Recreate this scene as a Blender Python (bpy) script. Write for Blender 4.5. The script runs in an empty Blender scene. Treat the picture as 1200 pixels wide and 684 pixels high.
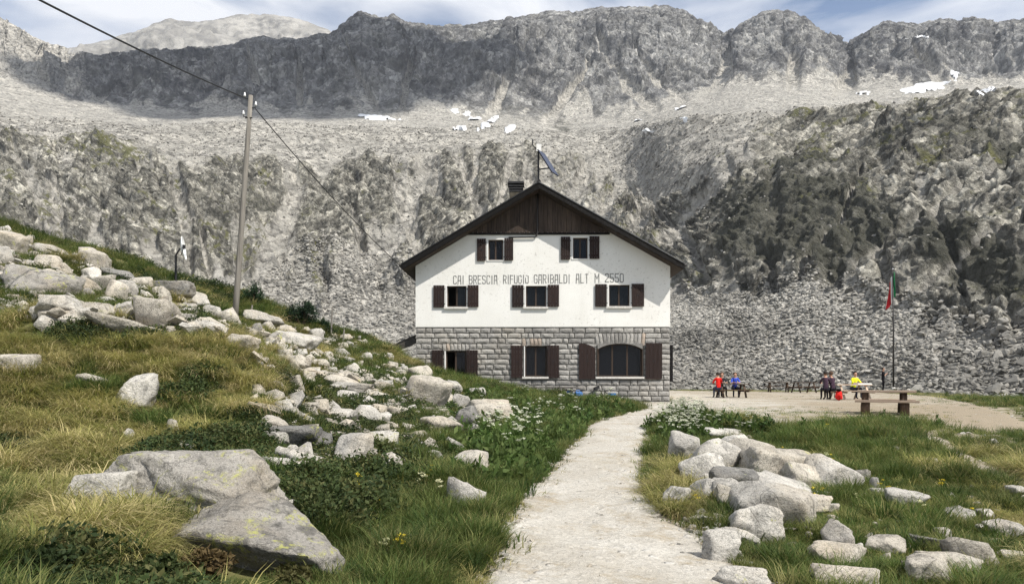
import bpy, bmesh, math, random
import numpy as np
from mathutils import Vector, Matrix, Euler

random.seed(7)
RNG = np.random.default_rng(11)
scene = bpy.context.scene
COL = scene.collection

# ------------------------------------------------------------------ camera
CAM = (0.0, 0.0, 1.6)
FPX, HOR, CXP = 900.0, 442.0, 600.0        # focal length, horizon and centre in photo pixels (1200 wide)
cd = bpy.data.cameras.new('camera')
cam = bpy.data.objects.new('camera', cd)
COL.objects.link(cam)
cam.location = CAM
cam.rotation_euler = (math.radians(90), 0, 0)
cd.sensor_width = 36.0
cd.lens = 36.0 * FPX / 1200.0
cd.shift_y = (HOR - 342.0) / 1200.0
cd.clip_start = 0.1
cd.clip_end = 9000.0
scene.camera = cam

# ------------------------------------------------------------------ light
SUN = Vector((1.0, -0.85, 1.62)).normalized()     # direction towards the sun
sun_el = math.asin(SUN.z)
sun_az = math.atan2(SUN.x, SUN.y)
sl = bpy.data.lights.new('sun', 'SUN')
sl.energy = 4.9
sl.angle = math.radians(0.5)
sl.color = (1.0, 0.955, 0.88)
so = bpy.data.objects.new('sun', sl)
COL.objects.link(so)
so.location = (60, -60, 120)
so.rotation_euler = SUN.to_track_quat('Z', 'Y').to_euler()

world = bpy.data.worlds.new('World')
scene.world = world
world.use_nodes = True
wn, wl = world.node_tree.nodes, world.node_tree.links
wn.clear()
wout = wn.new('ShaderNodeOutputWorld')
wbg = wn.new('ShaderNodeBackground')
sky = wn.new('ShaderNodeTexSky')
sky.sky_type = 'NISHITA'
sky.sun_disc = False
sky.sun_elevation = sun_el
sky.sun_rotation = sun_az
sky.altitude = 1200
sky.air_density = 1.0
sky.dust_density = 1.6
sky.ozone_density = 1.0
wbg.inputs['Strength'].default_value = 0.12
# fair weather clouds spread over the whole dome
wtc = wn.new('ShaderNodeTexCoord')
wmp = wn.new('ShaderNodeMapping')
wmp.inputs['Scale'].default_value = (2.6, 2.6, 7.0)
wmp.inputs['Location'].default_value = (0.35, 0.1, 0.55)
wno = wn.new('ShaderNodeTexNoise')
wno.inputs['Scale'].default_value = 1.5
wno.inputs['Detail'].default_value = 7
wno.inputs['Roughness'].default_value = 0.52
wno.inputs['Distortion'].default_value = 0.3
wrp = wn.new('ShaderNodeValToRGB')
wrp.color_ramp.elements[0].position = 0.36
wrp.color_ramp.elements[0].color = (0, 0, 0, 1)
wrp.color_ramp.elements[1].position = 0.60
wrp.color_ramp.elements[1].color = (1, 1, 1, 1)
wmx = wn.new('ShaderNodeMix')
wmx.data_type = 'RGBA'
wmx.inputs[7].default_value = (6.6, 6.75, 7.1, 1)
wl.new(wtc.outputs['Generated'], wmp.inputs[0])
wl.new(wmp.outputs[0], wno.inputs['Vector'])
wl.new(wno.outputs['Fac'], wrp.inputs[0])
wl.new(wrp.outputs[0], wmx.inputs[0])
wl.new(sky.outputs[0], wmx.inputs[6])
wl.new(wmx.outputs[2], wbg.inputs['Color'])
wl.new(wbg.outputs[0], wout.inputs[0])

scene.view_settings.view_transform = 'Standard'
scene.view_settings.look = 'None'
scene.view_settings.exposure = 0.33
scene.view_settings.gamma = 1.0
scene.view_settings.use_curve_mapping = False
scene.render.engine = 'CYCLES'
scene.cycles.max_bounces = 4
scene.cycles.use_adaptive_sampling = True
scene.cycles.adaptive_threshold = 0.02
scene.cycles.use_denoising = True
scene.cycles.denoiser = 'OPENIMAGEDENOISE'
scene.cycles.denoising_input_passes = 'RGB_ALBEDO_NORMAL'
scene.cycles.denoising_prefilter = 'NONE'
scene.cycles.diffuse_bounces = 2
scene.cycles.glossy_bounces = 2
scene.cycles.transparent_max_bounces = 6

# ------------------------------------------------------------------ helpers
def tag(o, label=None, cat=None, group=None, kind=None):
    if label: o['label'] = label
    if cat: o['category'] = cat
    if group: o['group'] = group
    if kind: o['kind'] = kind
    return o

def P(px, py, Y):
    return Vector(((px - CXP) / FPX * Y, Y, CAM[2] + (HOR - py) / FPX * Y))

def np_mesh(name, verts, faces, smooth=False):
    """verts (n,3), faces (m,k) all with k corners"""
    verts = np.asarray(verts, np.float32); faces = np.asarray(faces, np.int32)
    me = bpy.data.meshes.new(name)
    m, k = faces.shape
    me.vertices.add(len(verts)); me.vertices.foreach_set('co', verts.ravel())
    me.loops.add(m * k); me.loops.foreach_set('vertex_index', faces.ravel())
    me.polygons.add(m)
    me.polygons.foreach_set('loop_start', np.arange(0, m * k, k, dtype=np.int32))
    if smooth:
        me.polygons.foreach_set('use_smooth', np.ones(m, bool))
    me.update(calc_edges=True)
    return me

def fattr(me, name, vals):
    a = me.attributes.new(name, 'FLOAT', 'POINT')
    a.data.foreach_set('value', np.asarray(vals, np.float32).ravel())

def link(name, me, mat=None, parent=None):
    o = bpy.data.objects.new(name, me)
    COL.objects.link(o)
    if mat is not None and me is not None and not me.materials:
        me.materials.append(mat)
    if parent is not None:
        o.parent = parent
    return o

def empty(name, loc=(0, 0, 0), rz=0.0):
    o = bpy.data.objects.new(name, None)
    o.empty_display_size = 0.2
    COL.objects.link(o)
    o.location = loc
    o.rotation_euler = (0, 0, rz)
    return o

class MB:
    """collects simple solids into one mesh"""
    def __init__(s): s.v = []; s.f = []
    def poly_prism(s, pts, d):
        """pts: list of 3d points of a planar polygon, extruded by vector d"""
        n = len(pts); b = len(s.v)
        pts = [Vector(p) for p in pts]; d = Vector(d)
        nn = Vector((0, 0, 0))
        for i in range(n):
            nn += pts[i].cross(pts[(i + 1) % n])
        if nn.dot(d) > 0:
            pts = pts[::-1]
        s.v += [tuple(p) for p in pts] + [tuple(p + d) for p in pts]
        s.f.append(tuple(range(b, b + n)))
        s.f.append(tuple(range(b + 2 * n - 1, b + n - 1, -1)))
        for i in range(n):
            j = (i + 1) % n
            s.f.append((b + j, b + i, b + n + i, b + n + j))
        return s
    def box(s, lo, hi):
        (x0, y0, z0), (x1, y1, z1) = lo, hi
        return s.poly_prism([(x0, y0, z0), (x1, y0, z0), (x1, y0, z1), (x0, y0, z1)], (0, y1 - y0, 0))
    def bar(s, a, b, w, h, up=(0, 0, 1)):
        a = Vector(a); b = Vector(b); d = b - a
        u = d.cross(Vector(up))
        if u.length < 1e-6: u = d.cross(Vector((1, 0, 0)))
        u.normalize(); v = u.cross(d).normalized()
        pts = [a + u * w / 2 + v * h / 2, a - u * w / 2 + v * h / 2, a - u * w / 2 - v * h / 2, a + u * w / 2 - v * h / 2]
        return s.poly_prism(pts, d)
    def tube(s, pts, rad, n=8, cap=True):
        pts = [Vector(p) for p in pts]
        if not isinstance(rad, (list, tuple)): rad = [rad] * len(pts)
        rings = []
        pu = None
        for i, p in enumerate(pts):
            d = (pts[min(i + 1, len(pts) - 1)] - pts[max(i - 1, 0)]).normalized()
            if pu is None:
                pu = d.cross(Vector((0, 0, 1)))
                if pu.length < 1e-3: pu = d.cross(Vector((0, 1, 0)))
            u = (pu - d * pu.dot(d)).normalized(); pu = u
            v = d.cross(u)
            b = len(s.v)
            for k in range(n):
                a = 2 * math.pi * k / n
                s.v.append(tuple(p + (u * math.cos(a) + v * math.sin(a)) * rad[i]))
            rings.append(b)
        for i in range(len(rings) - 1):
            for k in range(n):
                j = (k + 1) % n
                s.f.append((rings[i] + k, rings[i] + j, rings[i + 1] + j, rings[i + 1] + k))
        if cap:
            s.f.append(tuple(rings[0] + k for k in range(n))[::-1])
            s.f.append(tuple(rings[-1] + k for k in range(n)))
        return s
    def mesh(s, name, smooth=False):
        me = bpy.data.meshes.new(name)
        me.from_pydata(s.v, [], s.f)
        if smooth:
            for p in me.polygons: p.use_smooth = True
        me.update()
        return me
    def build(s, name, mat, parent=None, smooth=False):
        return link(name, s.mesh(name, smooth), mat, parent)

# ------------------------------------------------------------------ numpy noise
_perm = np.random.default_rng(3).permutation(256).astype(np.int32)
_perm = np.concatenate([_perm, _perm, _perm])
_g = np.random.default_rng(4).normal(size=(256, 3)); _g /= np.linalg.norm(_g, axis=1)[:, None]
_g = _g.astype(np.float32)
def perlin(x, y, z):
    x = np.asarray(x, np.float32); y = np.asarray(y, np.float32); z = np.asarray(z, np.float32)
    x, y, z = np.broadcast_arrays(x, y, z)
    xi = np.floor(x); yi = np.floor(y); zi = np.floor(z)
    xf = x - xi; yf = y - yi; zf = z - zi
    xi = xi.astype(np.int32) & 255; yi = yi.astype(np.int32) & 255; zi = zi.astype(np.int32) & 255
    u = xf * xf * xf * (xf * (xf * 6 - 15) + 10); v = yf * yf * yf * (yf * (yf * 6 - 15) + 10); w = zf * zf * zf * (zf * (zf * 6 - 15) + 10)
    def gr(i, j, k):
        h = _perm[_perm[_perm[xi + i] + yi + j] + zi + k]
        g = _g[h]
        return g[..., 0] * (xf - i) + g[..., 1] * (yf - j) + g[..., 2] * (zf - k)
    def lp(a, b, t): return a + t * (b - a)
    r = lp(lp(lp(gr(0,0,0), gr(1,0,0), u), lp(gr(0,1,0), gr(1,1,0), u), v),
           lp(lp(gr(0,0,1), gr(1,0,1), u), lp(gr(0,1,1), gr(1,1,1), u), v), w)
    return r * 1.5
def fbm(x, y, z, octs=4, gain=0.5, lac=2.03):
    a = 1.0; s = 0; f = 1.0
    for i in range(octs):
        s = s + a * perlin(x * f + 17.3 * i, y * f - 9.1 * i, z * f + 5.7 * i); a *= gain; f *= lac
    return s
def ridged(x, y, z, octs=4, gain=0.55, lac=2.1):
    a = 1.0; s = 0; f = 1.0
    for i in range(octs):
        s = s + a * (1 - 2.2 * np.abs(perlin(x * f + 31.3 * i, y * f + 3.1 * i, z * f - 8.7 * i))); a *= gain; f *= lac
    return s
def sstep(a, b, x):
    t = np.clip((np.asarray(x, float) - a) / (b - a), 0, 1)
    return t * t * (3 - 2 * t)
# ------------------------------------------------------------------ materials
class NT:
    def __init__(s, name):
        s.m = bpy.data.materials.new(name); s.m.use_nodes = True
        s.n = s.m.node_tree.nodes; s.l = s.m.node_tree.links
        s.n.clear()
        s.out = s.n.new('ShaderNodeOutputMaterial')
        s._pos = None
    def add(s, t, **kw):
        nd = s.n.new(t)
        for k, v in kw.items(): setattr(nd, k, v)
        return nd
    def con(s, a, b): s.l.new(a, b)
    def setin(s, sock, v):
        if isinstance(v, bpy.types.NodeSocket): s.l.new(v, sock)
        elif isinstance(v, (tuple, list)) and len(v) == 3 and sock.type == 'RGBA': sock.default_value = (*v, 1)
        else: sock.default_value = v
    def pos(s, obj=False):
        if obj:
            return s.add('ShaderNodeTexCoord').outputs['Object']
        if s._pos is None: s._pos = s.add('ShaderNodeNewGeometry').outputs['Position']
        return s._pos
    def mapping(s, vec, scale=(1, 1, 1), loc=(0, 0, 0), rot=(0, 0, 0)):
        nd = s.add('ShaderNodeMapping'); s.con(vec, nd.inputs[0])
        nd.inputs['Scale'].default_value = scale; nd.inputs['Location'].default_value = loc; nd.inputs['Rotation'].default_value = rot
        return nd.outputs[0]
    def noise(s, scale, detail=4, rough=0.55, vec=None, dist=0.0):
        nd = s.add('ShaderNodeTexNoise'); s.con(vec if vec is not None else s.pos(), nd.inputs['Vector'])
        nd.inputs['Scale'].default_value = scale; nd.inputs['Detail'].default_value = detail
        nd.inputs['Roughness'].default_value = rough; nd.inputs['Distortion'].default_value = dist
        return nd.outputs['Fac']
    def voro(s, scale, feature='F1', vec=None, out='Distance', rnd=1.0):
        nd = s.add('ShaderNodeTexVoronoi', feature=feature); s.con(vec if vec is not None else s.pos(), nd.inputs['Vector'])
        nd.inputs['Scale'].default_value = scale; nd.inputs['Randomness'].default_value = rnd
        return nd.outputs[out]
    def ramp(s, fac, a, b, lo=0.0, hi=1.0, interp='LINEAR'):
        nd = s.add('ShaderNodeMapRange'); nd.interpolation_type = interp
        s.setin(nd.inputs[0], fac); nd.inputs[1].default_value = a; nd.inputs[2].default_value = b
        nd.inputs[3].default_value = lo; nd.inputs[4].default_value = hi
        return nd.outputs[0]
    def mix(s, fac, a, b, mode='MIX'):
        nd = s.add('ShaderNodeMix', data_type='RGBA', blend_type=mode)
        s.setin(nd.inputs[0], fac); s.setin(nd.inputs[6], a); s.setin(nd.inputs[7], b)
        return nd.outputs[2]
    def math(s, op, a, b=0.0, c=0.0):
        nd = s.add('ShaderNodeMath', operation=op)
        s.setin(nd.inputs[0], a); s.setin(nd.inputs[1], b); s.setin(nd.inputs[2], c)
        return nd.outputs[0]
    def scalecol(s, col, fac):
        nd = s.add('ShaderNodeVectorMath', operation='SCALE')
        s.setin(nd.inputs[0], col); s.setin(nd.inputs['Scale'], fac)
        return nd.outputs[0]
    def attr(s, name):
        return s.add('ShaderNodeAttribute', attribute_name=name).outputs['Fac']
    def rand(s):
        return s.add('ShaderNodeObjectInfo').outputs['Random']
    def normalz(s):
        g = s.add('ShaderNodeNewGeometry'); x = s.add('ShaderNodeSeparateXYZ'); s.con(g.outputs['Normal'], x.inputs[0])
        return x.outputs[2]
    def bump(s, h, strength=0.5, dist=0.05, normal=None):
        nd = s.add('ShaderNodeBump'); s.con(h, nd.inputs['Height'])
        nd.inputs['Strength'].default_value = strength; nd.inputs['Distance'].default_value = dist
        if normal is not None: s.con(normal, nd.inputs['Normal'])
        return nd.outputs[0]
    def finish(s, col, rough=0.9, normal=None, spec=0.2, metal=0.0):
        b = s.add('ShaderNodeBsdfPrincipled')
        s.setin(b.inputs['Base Color'], col); s.setin(b.inputs['Roughness'], rough)
        b.inputs['Specular IOR Level'].default_value = spec; b.inputs['Metallic'].default_value = metal
        if normal is not None: s.con(normal, b.inputs['Normal'])
        s.con(b.outputs[0], s.out.inputs[0]); s.b = b
        return s.m

M = {}
def plain(name, col, rough=0.7, spec=0.3, metal=0.0, var=0.25, scale=14.0):
    t = NT(name)
    n = t.noise(scale, 4, 0.6, t.pos(True))
    c = t.mix(t.ramp(n, 0.3, 0.7), tuple(x * (1 - var) for x in col), tuple(min(1, x * (1 + var)) for x in col))
    M[name] = t.finish(c, rough, None, spec, metal)
    return M[name]

def leafmat(name, cols, trans=0.35, patch=0.35, rough=0.75):
    """foliage: colour by the instance's own random value and by patches on the ground"""
    t = NT(name)
    r = t.rand()
    rp = t.add('ShaderNodeValToRGB'); t.con(r, rp.inputs[0])
    els = rp.color_ramp.elements
    while len(els) < len(cols): els.new(0.5)
    for i, c in enumerate(cols):
        els[i].position = i / (len(cols) - 1); els[i].color = (*c, 1)
    n = t.noise(patch, 3, 0.6)
    col = t.scalecol(rp.outputs[0], t.ramp(n, 0.3, 0.7, 0.72, 1.3))
    d = t.add('ShaderNodeBsdfPrincipled'); t.con(col, d.inputs['Base Color']); d.inputs['Roughness'].default_value = rough
    d.inputs['Specular IOR Level'].default_value = 0.25
    tr = t.add('ShaderNodeBsdfTranslucent'); t.con(col, tr.inputs['Color'])
    mx = t.add('ShaderNodeMixShader'); mx.inputs[0].default_value = trans
    t.con(d.outputs[0], mx.inputs[1]); t.con(tr.outputs[0], mx.inputs[2]); t.con(mx.outputs[0], t.out.inputs[0])
    M[name] = t.m
    return t.m

# --- mountain rock: zones arrive as vertex attributes (what the rock is, plus cloud shade put into 'dark')
def mountain_mat():
    t = NT('mountain_rock')
    p = t.pos()
    cliff, scree, green, dark, ridge = (t.attr(a) for a in ('cliff', 'scree', 'green', 'dark', 'ridge'))
    steep = t.mapping(p, (1, 1, 0.7), rot=(0.0, 0.35, 0.0))
    flank = t.attr('flank')
    bandL = t.noise(.55, 7, .7, t.mapping(t.mapping(p, rot=(0, -.555, 0)), (.10, .3, 1.0)))
    bandR = t.noise(.55, 7, .7, t.mapping(t.mapping(p, rot=(0, .64, 0)), (.14, .3, 1.0)))
    band = t.math('ADD', t.math('MULTIPLY', bandL, flank), t.math('MULTIPLY', bandR, t.math('SUBTRACT', 1.0, flank)))
    # rock walls: slabs, cracks and streaks
    n1 = t.noise(0.045, 9, 0.68, steep, 0.6)
    n2 = t.noise(0.25, 8, 0.7, steep, 0.4)
    nf = t.noise(1.3, 6, 0.7)
    w = t.mix(t.ramp(n1, 0.36, 0.62), (0.13, 0.126, 0.108), (0.47, 0.445, 0.38))
    w = t.mix(t.ramp(n2, 0.44, 0.64, 0.0, 0.75), w, (0.085, 0.083, 0.074))
    w = t.mix(t.ramp(nf, 0.5, 0.68, 0.0, 0.7), w, (0.56, 0.53, 0.455))
    w = t.mix(t.ramp(band, .42, .53, .7, 0), w, (0.08, 0.077, 0.066))
    w = t.mix(t.ramp(band, .54, .66, 0, .6), w, (0.54, 0.51, 0.44))
    wp = t.add('ShaderNodeVectorMath', operation='ADD'); t.con(p, wp.inputs[0])
    nd = t.add('ShaderNodeTexNoise'); t.con(p, nd.inputs['Vector']); nd.inputs['Scale'].default_value = .3; nd.inputs['Detail'].default_value = 4
    t.con(t.scalecol(nd.outputs['Color'], 3.5), wp.inputs[1])
    def cells(scale, rot, sq):
        q = t.mapping(wp.outputs[0], sq, rot=rot)
        v = t.add('ShaderNodeTexVoronoi'); t.con(q, v.inputs['Vector']); v.inputs['Scale'].default_value = scale
        e = t.add('ShaderNodeSeparateColor'); t.con(v.outputs['Color'], e.inputs[0])
        return e.outputs[0], v.outputs['Distance']
    c1, d1 = cells(.42, (0.2, .7, 0), (1, 1, .7)); c2, d2 = cells(1.15, (0.3, -.4, .2), (1, 1, .8)); c3, d3 = cells(.11, (.1, .5, 0), (1, 1, .7))
    w = t.scalecol(w, t.math('MULTIPLY', t.ramp(c1, 0, 1, .55, 1.35), t.ramp(c2, 0, 1, .55, 1.4)))
    # ridge rock is greyer
    g = t.mix(t.ramp(t.noise(0.013, 10, 0.68, steep, 0.4), 0.38, 0.62), (0.075, 0.075, 0.077), (0.22, 0.217, 0.208))
    g = t.mix(t.ramp(t.noise(0.06, 9, 0.72, steep, 0.2), 0.46, 0.64, 0, 0.75), g, (0.38, 0.37, 0.34))
    g = t.mix(t.ramp(t.noise(0.11, 8, 0.72, steep, 0.2), 0.48, 0.64, 0, 0.7), g, (0.06, 0.06, 0.061))
    g = t.scalecol(g, t.math('MULTIPLY', t.ramp(c3, 0, 1, .6, 1.35), t.ramp(c1, 0, 1, .55, 1.4)))
    # loose stone
    vc = t.add('ShaderNodeTexVoronoi'); t.con(p, vc.inputs['Vector']); vc.inputs['Scale'].default_value = 0.55
    vs = t.add('ShaderNodeSeparateColor'); t.con(vc.outputs['Color'], vs.inputs[0])
    v2 = t.add('ShaderNodeTexVoronoi'); t.con(p, v2.inputs['Vector']); v2.inputs['Scale'].default_value = 0.16
    vs2 = t.add('ShaderNodeSeparateColor'); t.con(v2.outputs['Color'], vs2.inputs[0])
    sv = t.math('ADD', t.math('MULTIPLY', vs.outputs[0], 0.55), t.math('MULTIPLY', vs2.outputs[0], 0.45))
    s_ = t.mix(t.ramp(sv, 0.15, 0.85), (0.22, 0.21, 0.187), (0.56, 0.53, 0.47))
    s_ = t.mix(t.ramp(t.noise(0.03, 6, 0.6, steep), 0.42, 0.62, 0, 0.55), s_, (0.36, 0.345, 0.31))
    gap = t.ramp(vc.outputs['Distance'], 0.55, 0.95, 1.0, 0.35)
    s_ = t.scalecol(s_, gap)
    col = t.mix(ridge, w, g)
    col = t.mix(t.ramp(t.math('ADD', scree, t.ramp(n2, 0.3, 0.7, -0.3, 0.3)), 0.35, 0.65), col, s_)
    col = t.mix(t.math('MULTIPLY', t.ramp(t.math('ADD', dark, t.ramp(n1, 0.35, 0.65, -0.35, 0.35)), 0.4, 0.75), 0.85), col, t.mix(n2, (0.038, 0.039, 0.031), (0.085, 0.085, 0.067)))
    gm = t.ramp(t.math('ADD', green, t.ramp(t.noise(0.12, 8, 0.7), 0.3, 0.7, -0.5, 0.5)), 0.42, 0.62)
    col = t.mix(t.math('MULTIPLY', gm, 0.85), col, t.mix(n2, (0.075, 0.085, 0.032), (0.17, 0.16, 0.07)))
    bh = t.math('ADD', t.math('MULTIPLY', n2, 2.6), t.math('ADD', t.math('MULTIPLY', nf, 0.8), t.math('ADD', t.math('MULTIPLY', d1, -.9), t.math('MULTIPLY', d2, -.4))))
    nrm = t.bump(bh, 0.9, 1.0)
    nrm = t.bump(vc.outputs['Distance'], 0.5, 0.6, nrm)
    M['mountain'] = t.finish(col, 0.95, nrm, 0.1)
mountain_mat()

def farrock():
    t = NT('far_rock')
    c = t.mix(t.ramp(t.noise(0.012, 9, 0.68), 0.4, 0.6), (0.25, 0.24, 0.22), (0.38, 0.365, 0.335))
    c = t.mix(t.ramp(t.noise(0.03, 8, 0.7), 0.46, 0.62, 0, 0.85), c, (0.15, 0.147, 0.14))
    M['far_rock'] = t.finish(c, 0.95, t.bump(t.noise(0.05, 8, 0.7), 0.8, 6.0), 0.1)
farrock()

# --- granite boulders
def granite(name, light, mid, darkc, lichen=0.0, darklich=0.5):
    t = NT(name)
    o = t.pos(True); inf = t.add('ShaderNodeObjectInfo')
    vm = t.add('ShaderNodeVectorMath', operation='ADD'); t.con(o, vm.inputs[0])
    sc = t.add('ShaderNodeVectorMath', operation='SCALE'); sc.inputs[0].default_value = (37, 53, 71); t.con(inf.outputs['Random'], sc.inputs['Scale'])
    t.con(sc.outputs[0], vm.inputs[1])
    p = t.pos()
    q = vm.outputs[0]
    a = t.noise(2.2, 6, 0.65, p)
    c = t.mix(t.ramp(a, 0.38, 0.60), mid, light)
    c = t.mix(t.ramp(t.noise(0.9, 5, 0.6, p), 0.5, 0.68, 0, 0.6), c, (light[0] * 0.9, light[1] * 0.80, light[2] * 0.66))
    fine = t.noise(38, 3, 0.7, p)
    c = t.mix(t.ramp(fine, 0.52, 0.66, 0, 0.6), c, darkc)
    c = t.mix(t.ramp(t.noise(90, 2, 0.6, p), 0.56, 0.64, 0, 0.5), c, tuple(min(.75, x * 1.25) for x in light))
    dl = t.noise(5.5, 8, 0.72, p, 0.5)
    c = t.mix(t.ramp(dl, 0.52, 0.62, 0, darklich), c, darkc)
    cr = t.voro(1.6, 'DISTANCE_TO_EDGE', t.mapping(p, (1, 1, 1.8), rot=(0.3, 0.5, 0.2)))
    c = t.mix(t.math('MULTIPLY', t.ramp(cr, 0.0, 0.012, 0.6, 0.0), t.ramp(t.noise(1.9, 3, .6, p), .5, .6)), c, (0.06, 0.057, 0.05))
    c = t.scalecol(c, t.ramp(inf.outputs['Random'], 0, 1, 0.82, 1.12))
    if lichen > 0:
        ln = t.noise(3.1, 9, 0.7, p, 0.8)
        ln2 = t.noise(16, 5, 0.75, p)
        mk = t.math('MULTIPLY', t.ramp(ln, 0.63 - lichen * 0.085, 0.68 - lichen * 0.07, 0, .85), t.ramp(ln2, 0.45, 0.55))
        c = t.mix(mk, c, (0.42, 0.42, 0.12))
    h = t.math('ADD', t.math('MULTIPLY', t.noise(7, 8, 0.72, p), 1.0), t.math('MULTIPLY', fine, 0.12))
    nr = t.bump(h, 0.9, 0.09)
    M[name] = t.finish(c, 0.92, nr, 0.15)
granite('granite_pale', (0.56, 0.53, 0.475), (0.38, 0.36, 0.325), (0.10, 0.098, 0.09), 0.15)
granite('granite_warm', (0.54, 0.495, 0.42), (0.36, 0.33, 0.28), (0.09, 0.085, 0.075), 0.3)
granite('granite_dark', (0.27, 0.26, 0.24), (0.16, 0.155, 0.145), (0.05, 0.05, 0.046), 0.1, 0.7)
granite('granite_lichen', (0.40, 0.375, 0.335), (0.24, 0.225, 0.20), (0.075, 0.073, 0.066), 1.0, 0.65)

def scree_stone():
    t = NT('scree_stone'); p = t.pos(); r = t.rand()
    c = t.mix(r, (0.17, 0.164, 0.148), (0.41, 0.39, 0.35))
    c = t.scalecol(c, t.ramp(t.noise(.07, 5, .65), .35, .65, .5, 1.2))
    c = t.mix(t.ramp(t.noise(1.6, 5, .7), .52, .66, 0, .6), c, (0.11, 0.107, 0.095))
    M['scree_stone'] = t.finish(c, .95, t.bump(t.noise(5, 5, .7), .6, .08), .1)
scree_stone()
# --- ground
def ground_mat():
    t = NT('turf_soil')
    dirt = t.attr('dirt')
    c = t.mix(t.ramp(t.noise(0.7, 6, 0.65), 0.35, 0.65), (0.075, 0.08, 0.03), (0.15, 0.14, 0.06))
    c = t.mix(t.ramp(t.noise(2.5, 6, 0.7), 0.52, 0.68, 0, 0.7), c, (0.12, 0.095, 0.06))
    d = t.mix(t.ramp(t.noise(1.6, 6, 0.7), 0.35, 0.65), (0.20, 0.165, 0.115), (0.33, 0.29, 0.225))
    d = t.mix(t.ramp(t.noise(14, 4, 0.7), 0.5, 0.65, 0, 0.5), d, (0.42, 0.39, 0.33))
    m = t.ramp(t.math('ADD', dirt, t.ramp(t.noise(1.1, 7, 0.72), 0.3, 0.7, -0.45, 0.45)), 0.4, 0.62)
    c = t.mix(m, c, d)
    M['ground'] = t.finish(c, 0.95, t.bump(t.noise(9, 6, 0.7), 0.6, 0.06), 0.1)
ground_mat()
def gravel_mat(name, ca, cb, earth):
    t = NT(name)
    c = t.mix(t.ramp(t.noise(0.8, 6, 0.65), 0.35, 0.65), ca, cb)
    v = t.add('ShaderNodeTexVoronoi'); t.con(t.pos(), v.inputs['Vector']); v.inputs['Scale'].default_value = 26
    sp = t.add('ShaderNodeSeparateColor'); t.con(v.outputs['Color'], sp.inputs[0])
    c = t.scalecol(c, t.ramp(sp.outputs[0], 0, 1, 0.86, 1.12))
    v2 = t.add('ShaderNodeTexVoronoi'); t.con(t.pos(), v2.inputs['Vector']); v2.inputs['Scale'].default_value = 7
    st = t.math('MULTIPLY', t.ramp(v2.outputs['Distance'], 0.22, 0.34, 1, 0), t.ramp(t.noise(1.3, 4, 0.6), 0.47, 0.6))
    c = t.mix(t.math('MULTIPLY', st, 0.5), c, (0.60, 0.58, 0.54))
    c = t.mix(t.ramp(t.noise(1.5, 7, 0.75), 0.51, 0.63, 0, 0.75), c, (0.31, 0.255, 0.175))
    c = t.mix(t.ramp(t.noise(.45, 5, 0.6), 0.5, 0.7, 0, 0.5), c, (0.36, 0.32, 0.25))
    c = t.mix(t.ramp(t.noise(60, 3, 0.7), 0.52, 0.66, 0, 0.3), c, (0.22, 0.20, 0.16))
    h = t.math('ADD', t.math('MULTIPLY', t.noise(22, 5, 0.7), 1.0), t.math('MULTIPLY', st, 0.7))
    nr = t.bump(h, 0.8, 0.04)
    if earth:
        sx = t.add('ShaderNodeSeparateXYZ'); t.con(t.pos(), sx.inputs[0])
        e = t.math('ADD', t.ramp(sx.outputs[0], 6, 13, -.35, .35), t.ramp(sx.outputs[1], 20, 34, .25, -.25))
        m = t.ramp(t.math('ADD', e, t.noise(.5, 7, .7, t.mapping(t.pos(), (.6, 1.4, 1)))), .42, .7, 0, .85)
        c = t.mix(m, c, t.mix(t.noise(3, 5, .7), (0.20, 0.16, 0.105), (0.33, 0.275, 0.20)))
    M[name] = t.finish(c, 0.95, nr, 0.1)
gravel_mat('gravel', (0.38, 0.35, 0.30), (0.49, 0.465, 0.415), 0.0)
gravel_mat('terrace_gravel', (0.36, 0.33, 0.275), (0.46, 0.43, 0.375), 1.0)

# --- building
def plaster():
    t = NT('white_plaster')
    o = t.pos(True)
    c = t.mix(t.ramp(t.noise(0.5, 5, 0.6, o), 0.35, 0.7), (0.70, 0.685, 0.64), (0.79, 0.78, 0.745))
    st = t.noise(1.5, 6, 0.7, t.mapping(o, (1, 1, 0.12)))
    c = t.mix(t.ramp(st, 0.55, 0.75, 0, 0.35), c, (0.55, 0.53, 0.47))
    zone = t.noise(0.33, 3, 0.5, t.mapping(o, (1, 1, 1.0), loc=(2.2, 0, 1.7)))
    fl = t.math('MULTIPLY', t.ramp(t.noise(7, 6, 0.75, o), 0.57, 0.61), t.ramp(zone, 0.47, 0.56))
    c = t.mix(t.math('MULTIPLY', fl, 0.6), c, (0.40, 0.385, 0.35))
    M['plaster'] = t.finish(c, 0.9, t.bump(t.noise(25, 5, 0.7, o), 0.25, 0.02), 0.15)
plaster()
def stonemat(name, a, b):
    t = NT(name)
    r = t.rand(); o = t.pos()
    c = t.mix(r, a, b)
    c = t.mix(t.ramp(t.noise(6, 5, 0.7, o), 0.45, 0.7, 0, 0.6), c, tuple(x * 0.6 for x in a))
    c = t.mix(t.ramp(t.noise(45, 3, 0.7, o), 0.54, 0.66, 0, 0.5), c, (0.10, 0.095, 0.085))
    c = t.mix(t.ramp(t.noise(0.6, 4, 0.6, o), 0.5, 0.7, 0, 0.35), c, (0.42, 0.37, 0.30))
    M[name] = t.finish(c, 0.92, t.bump(t.noise(14, 6, 0.7, o), 0.8, 0.04), 0.12)
stonemat('block_stone', (0.23, 0.22, 0.207), (0.44, 0.42, 0.39))
stonemat('arch_stone', (0.36, 0.30, 0.25), (0.45, 0.37, 0.30))
plain('mortar', (0.11, 0.105, 0.095), 0.95, 0.05, 0, 0.3, 9)
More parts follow.
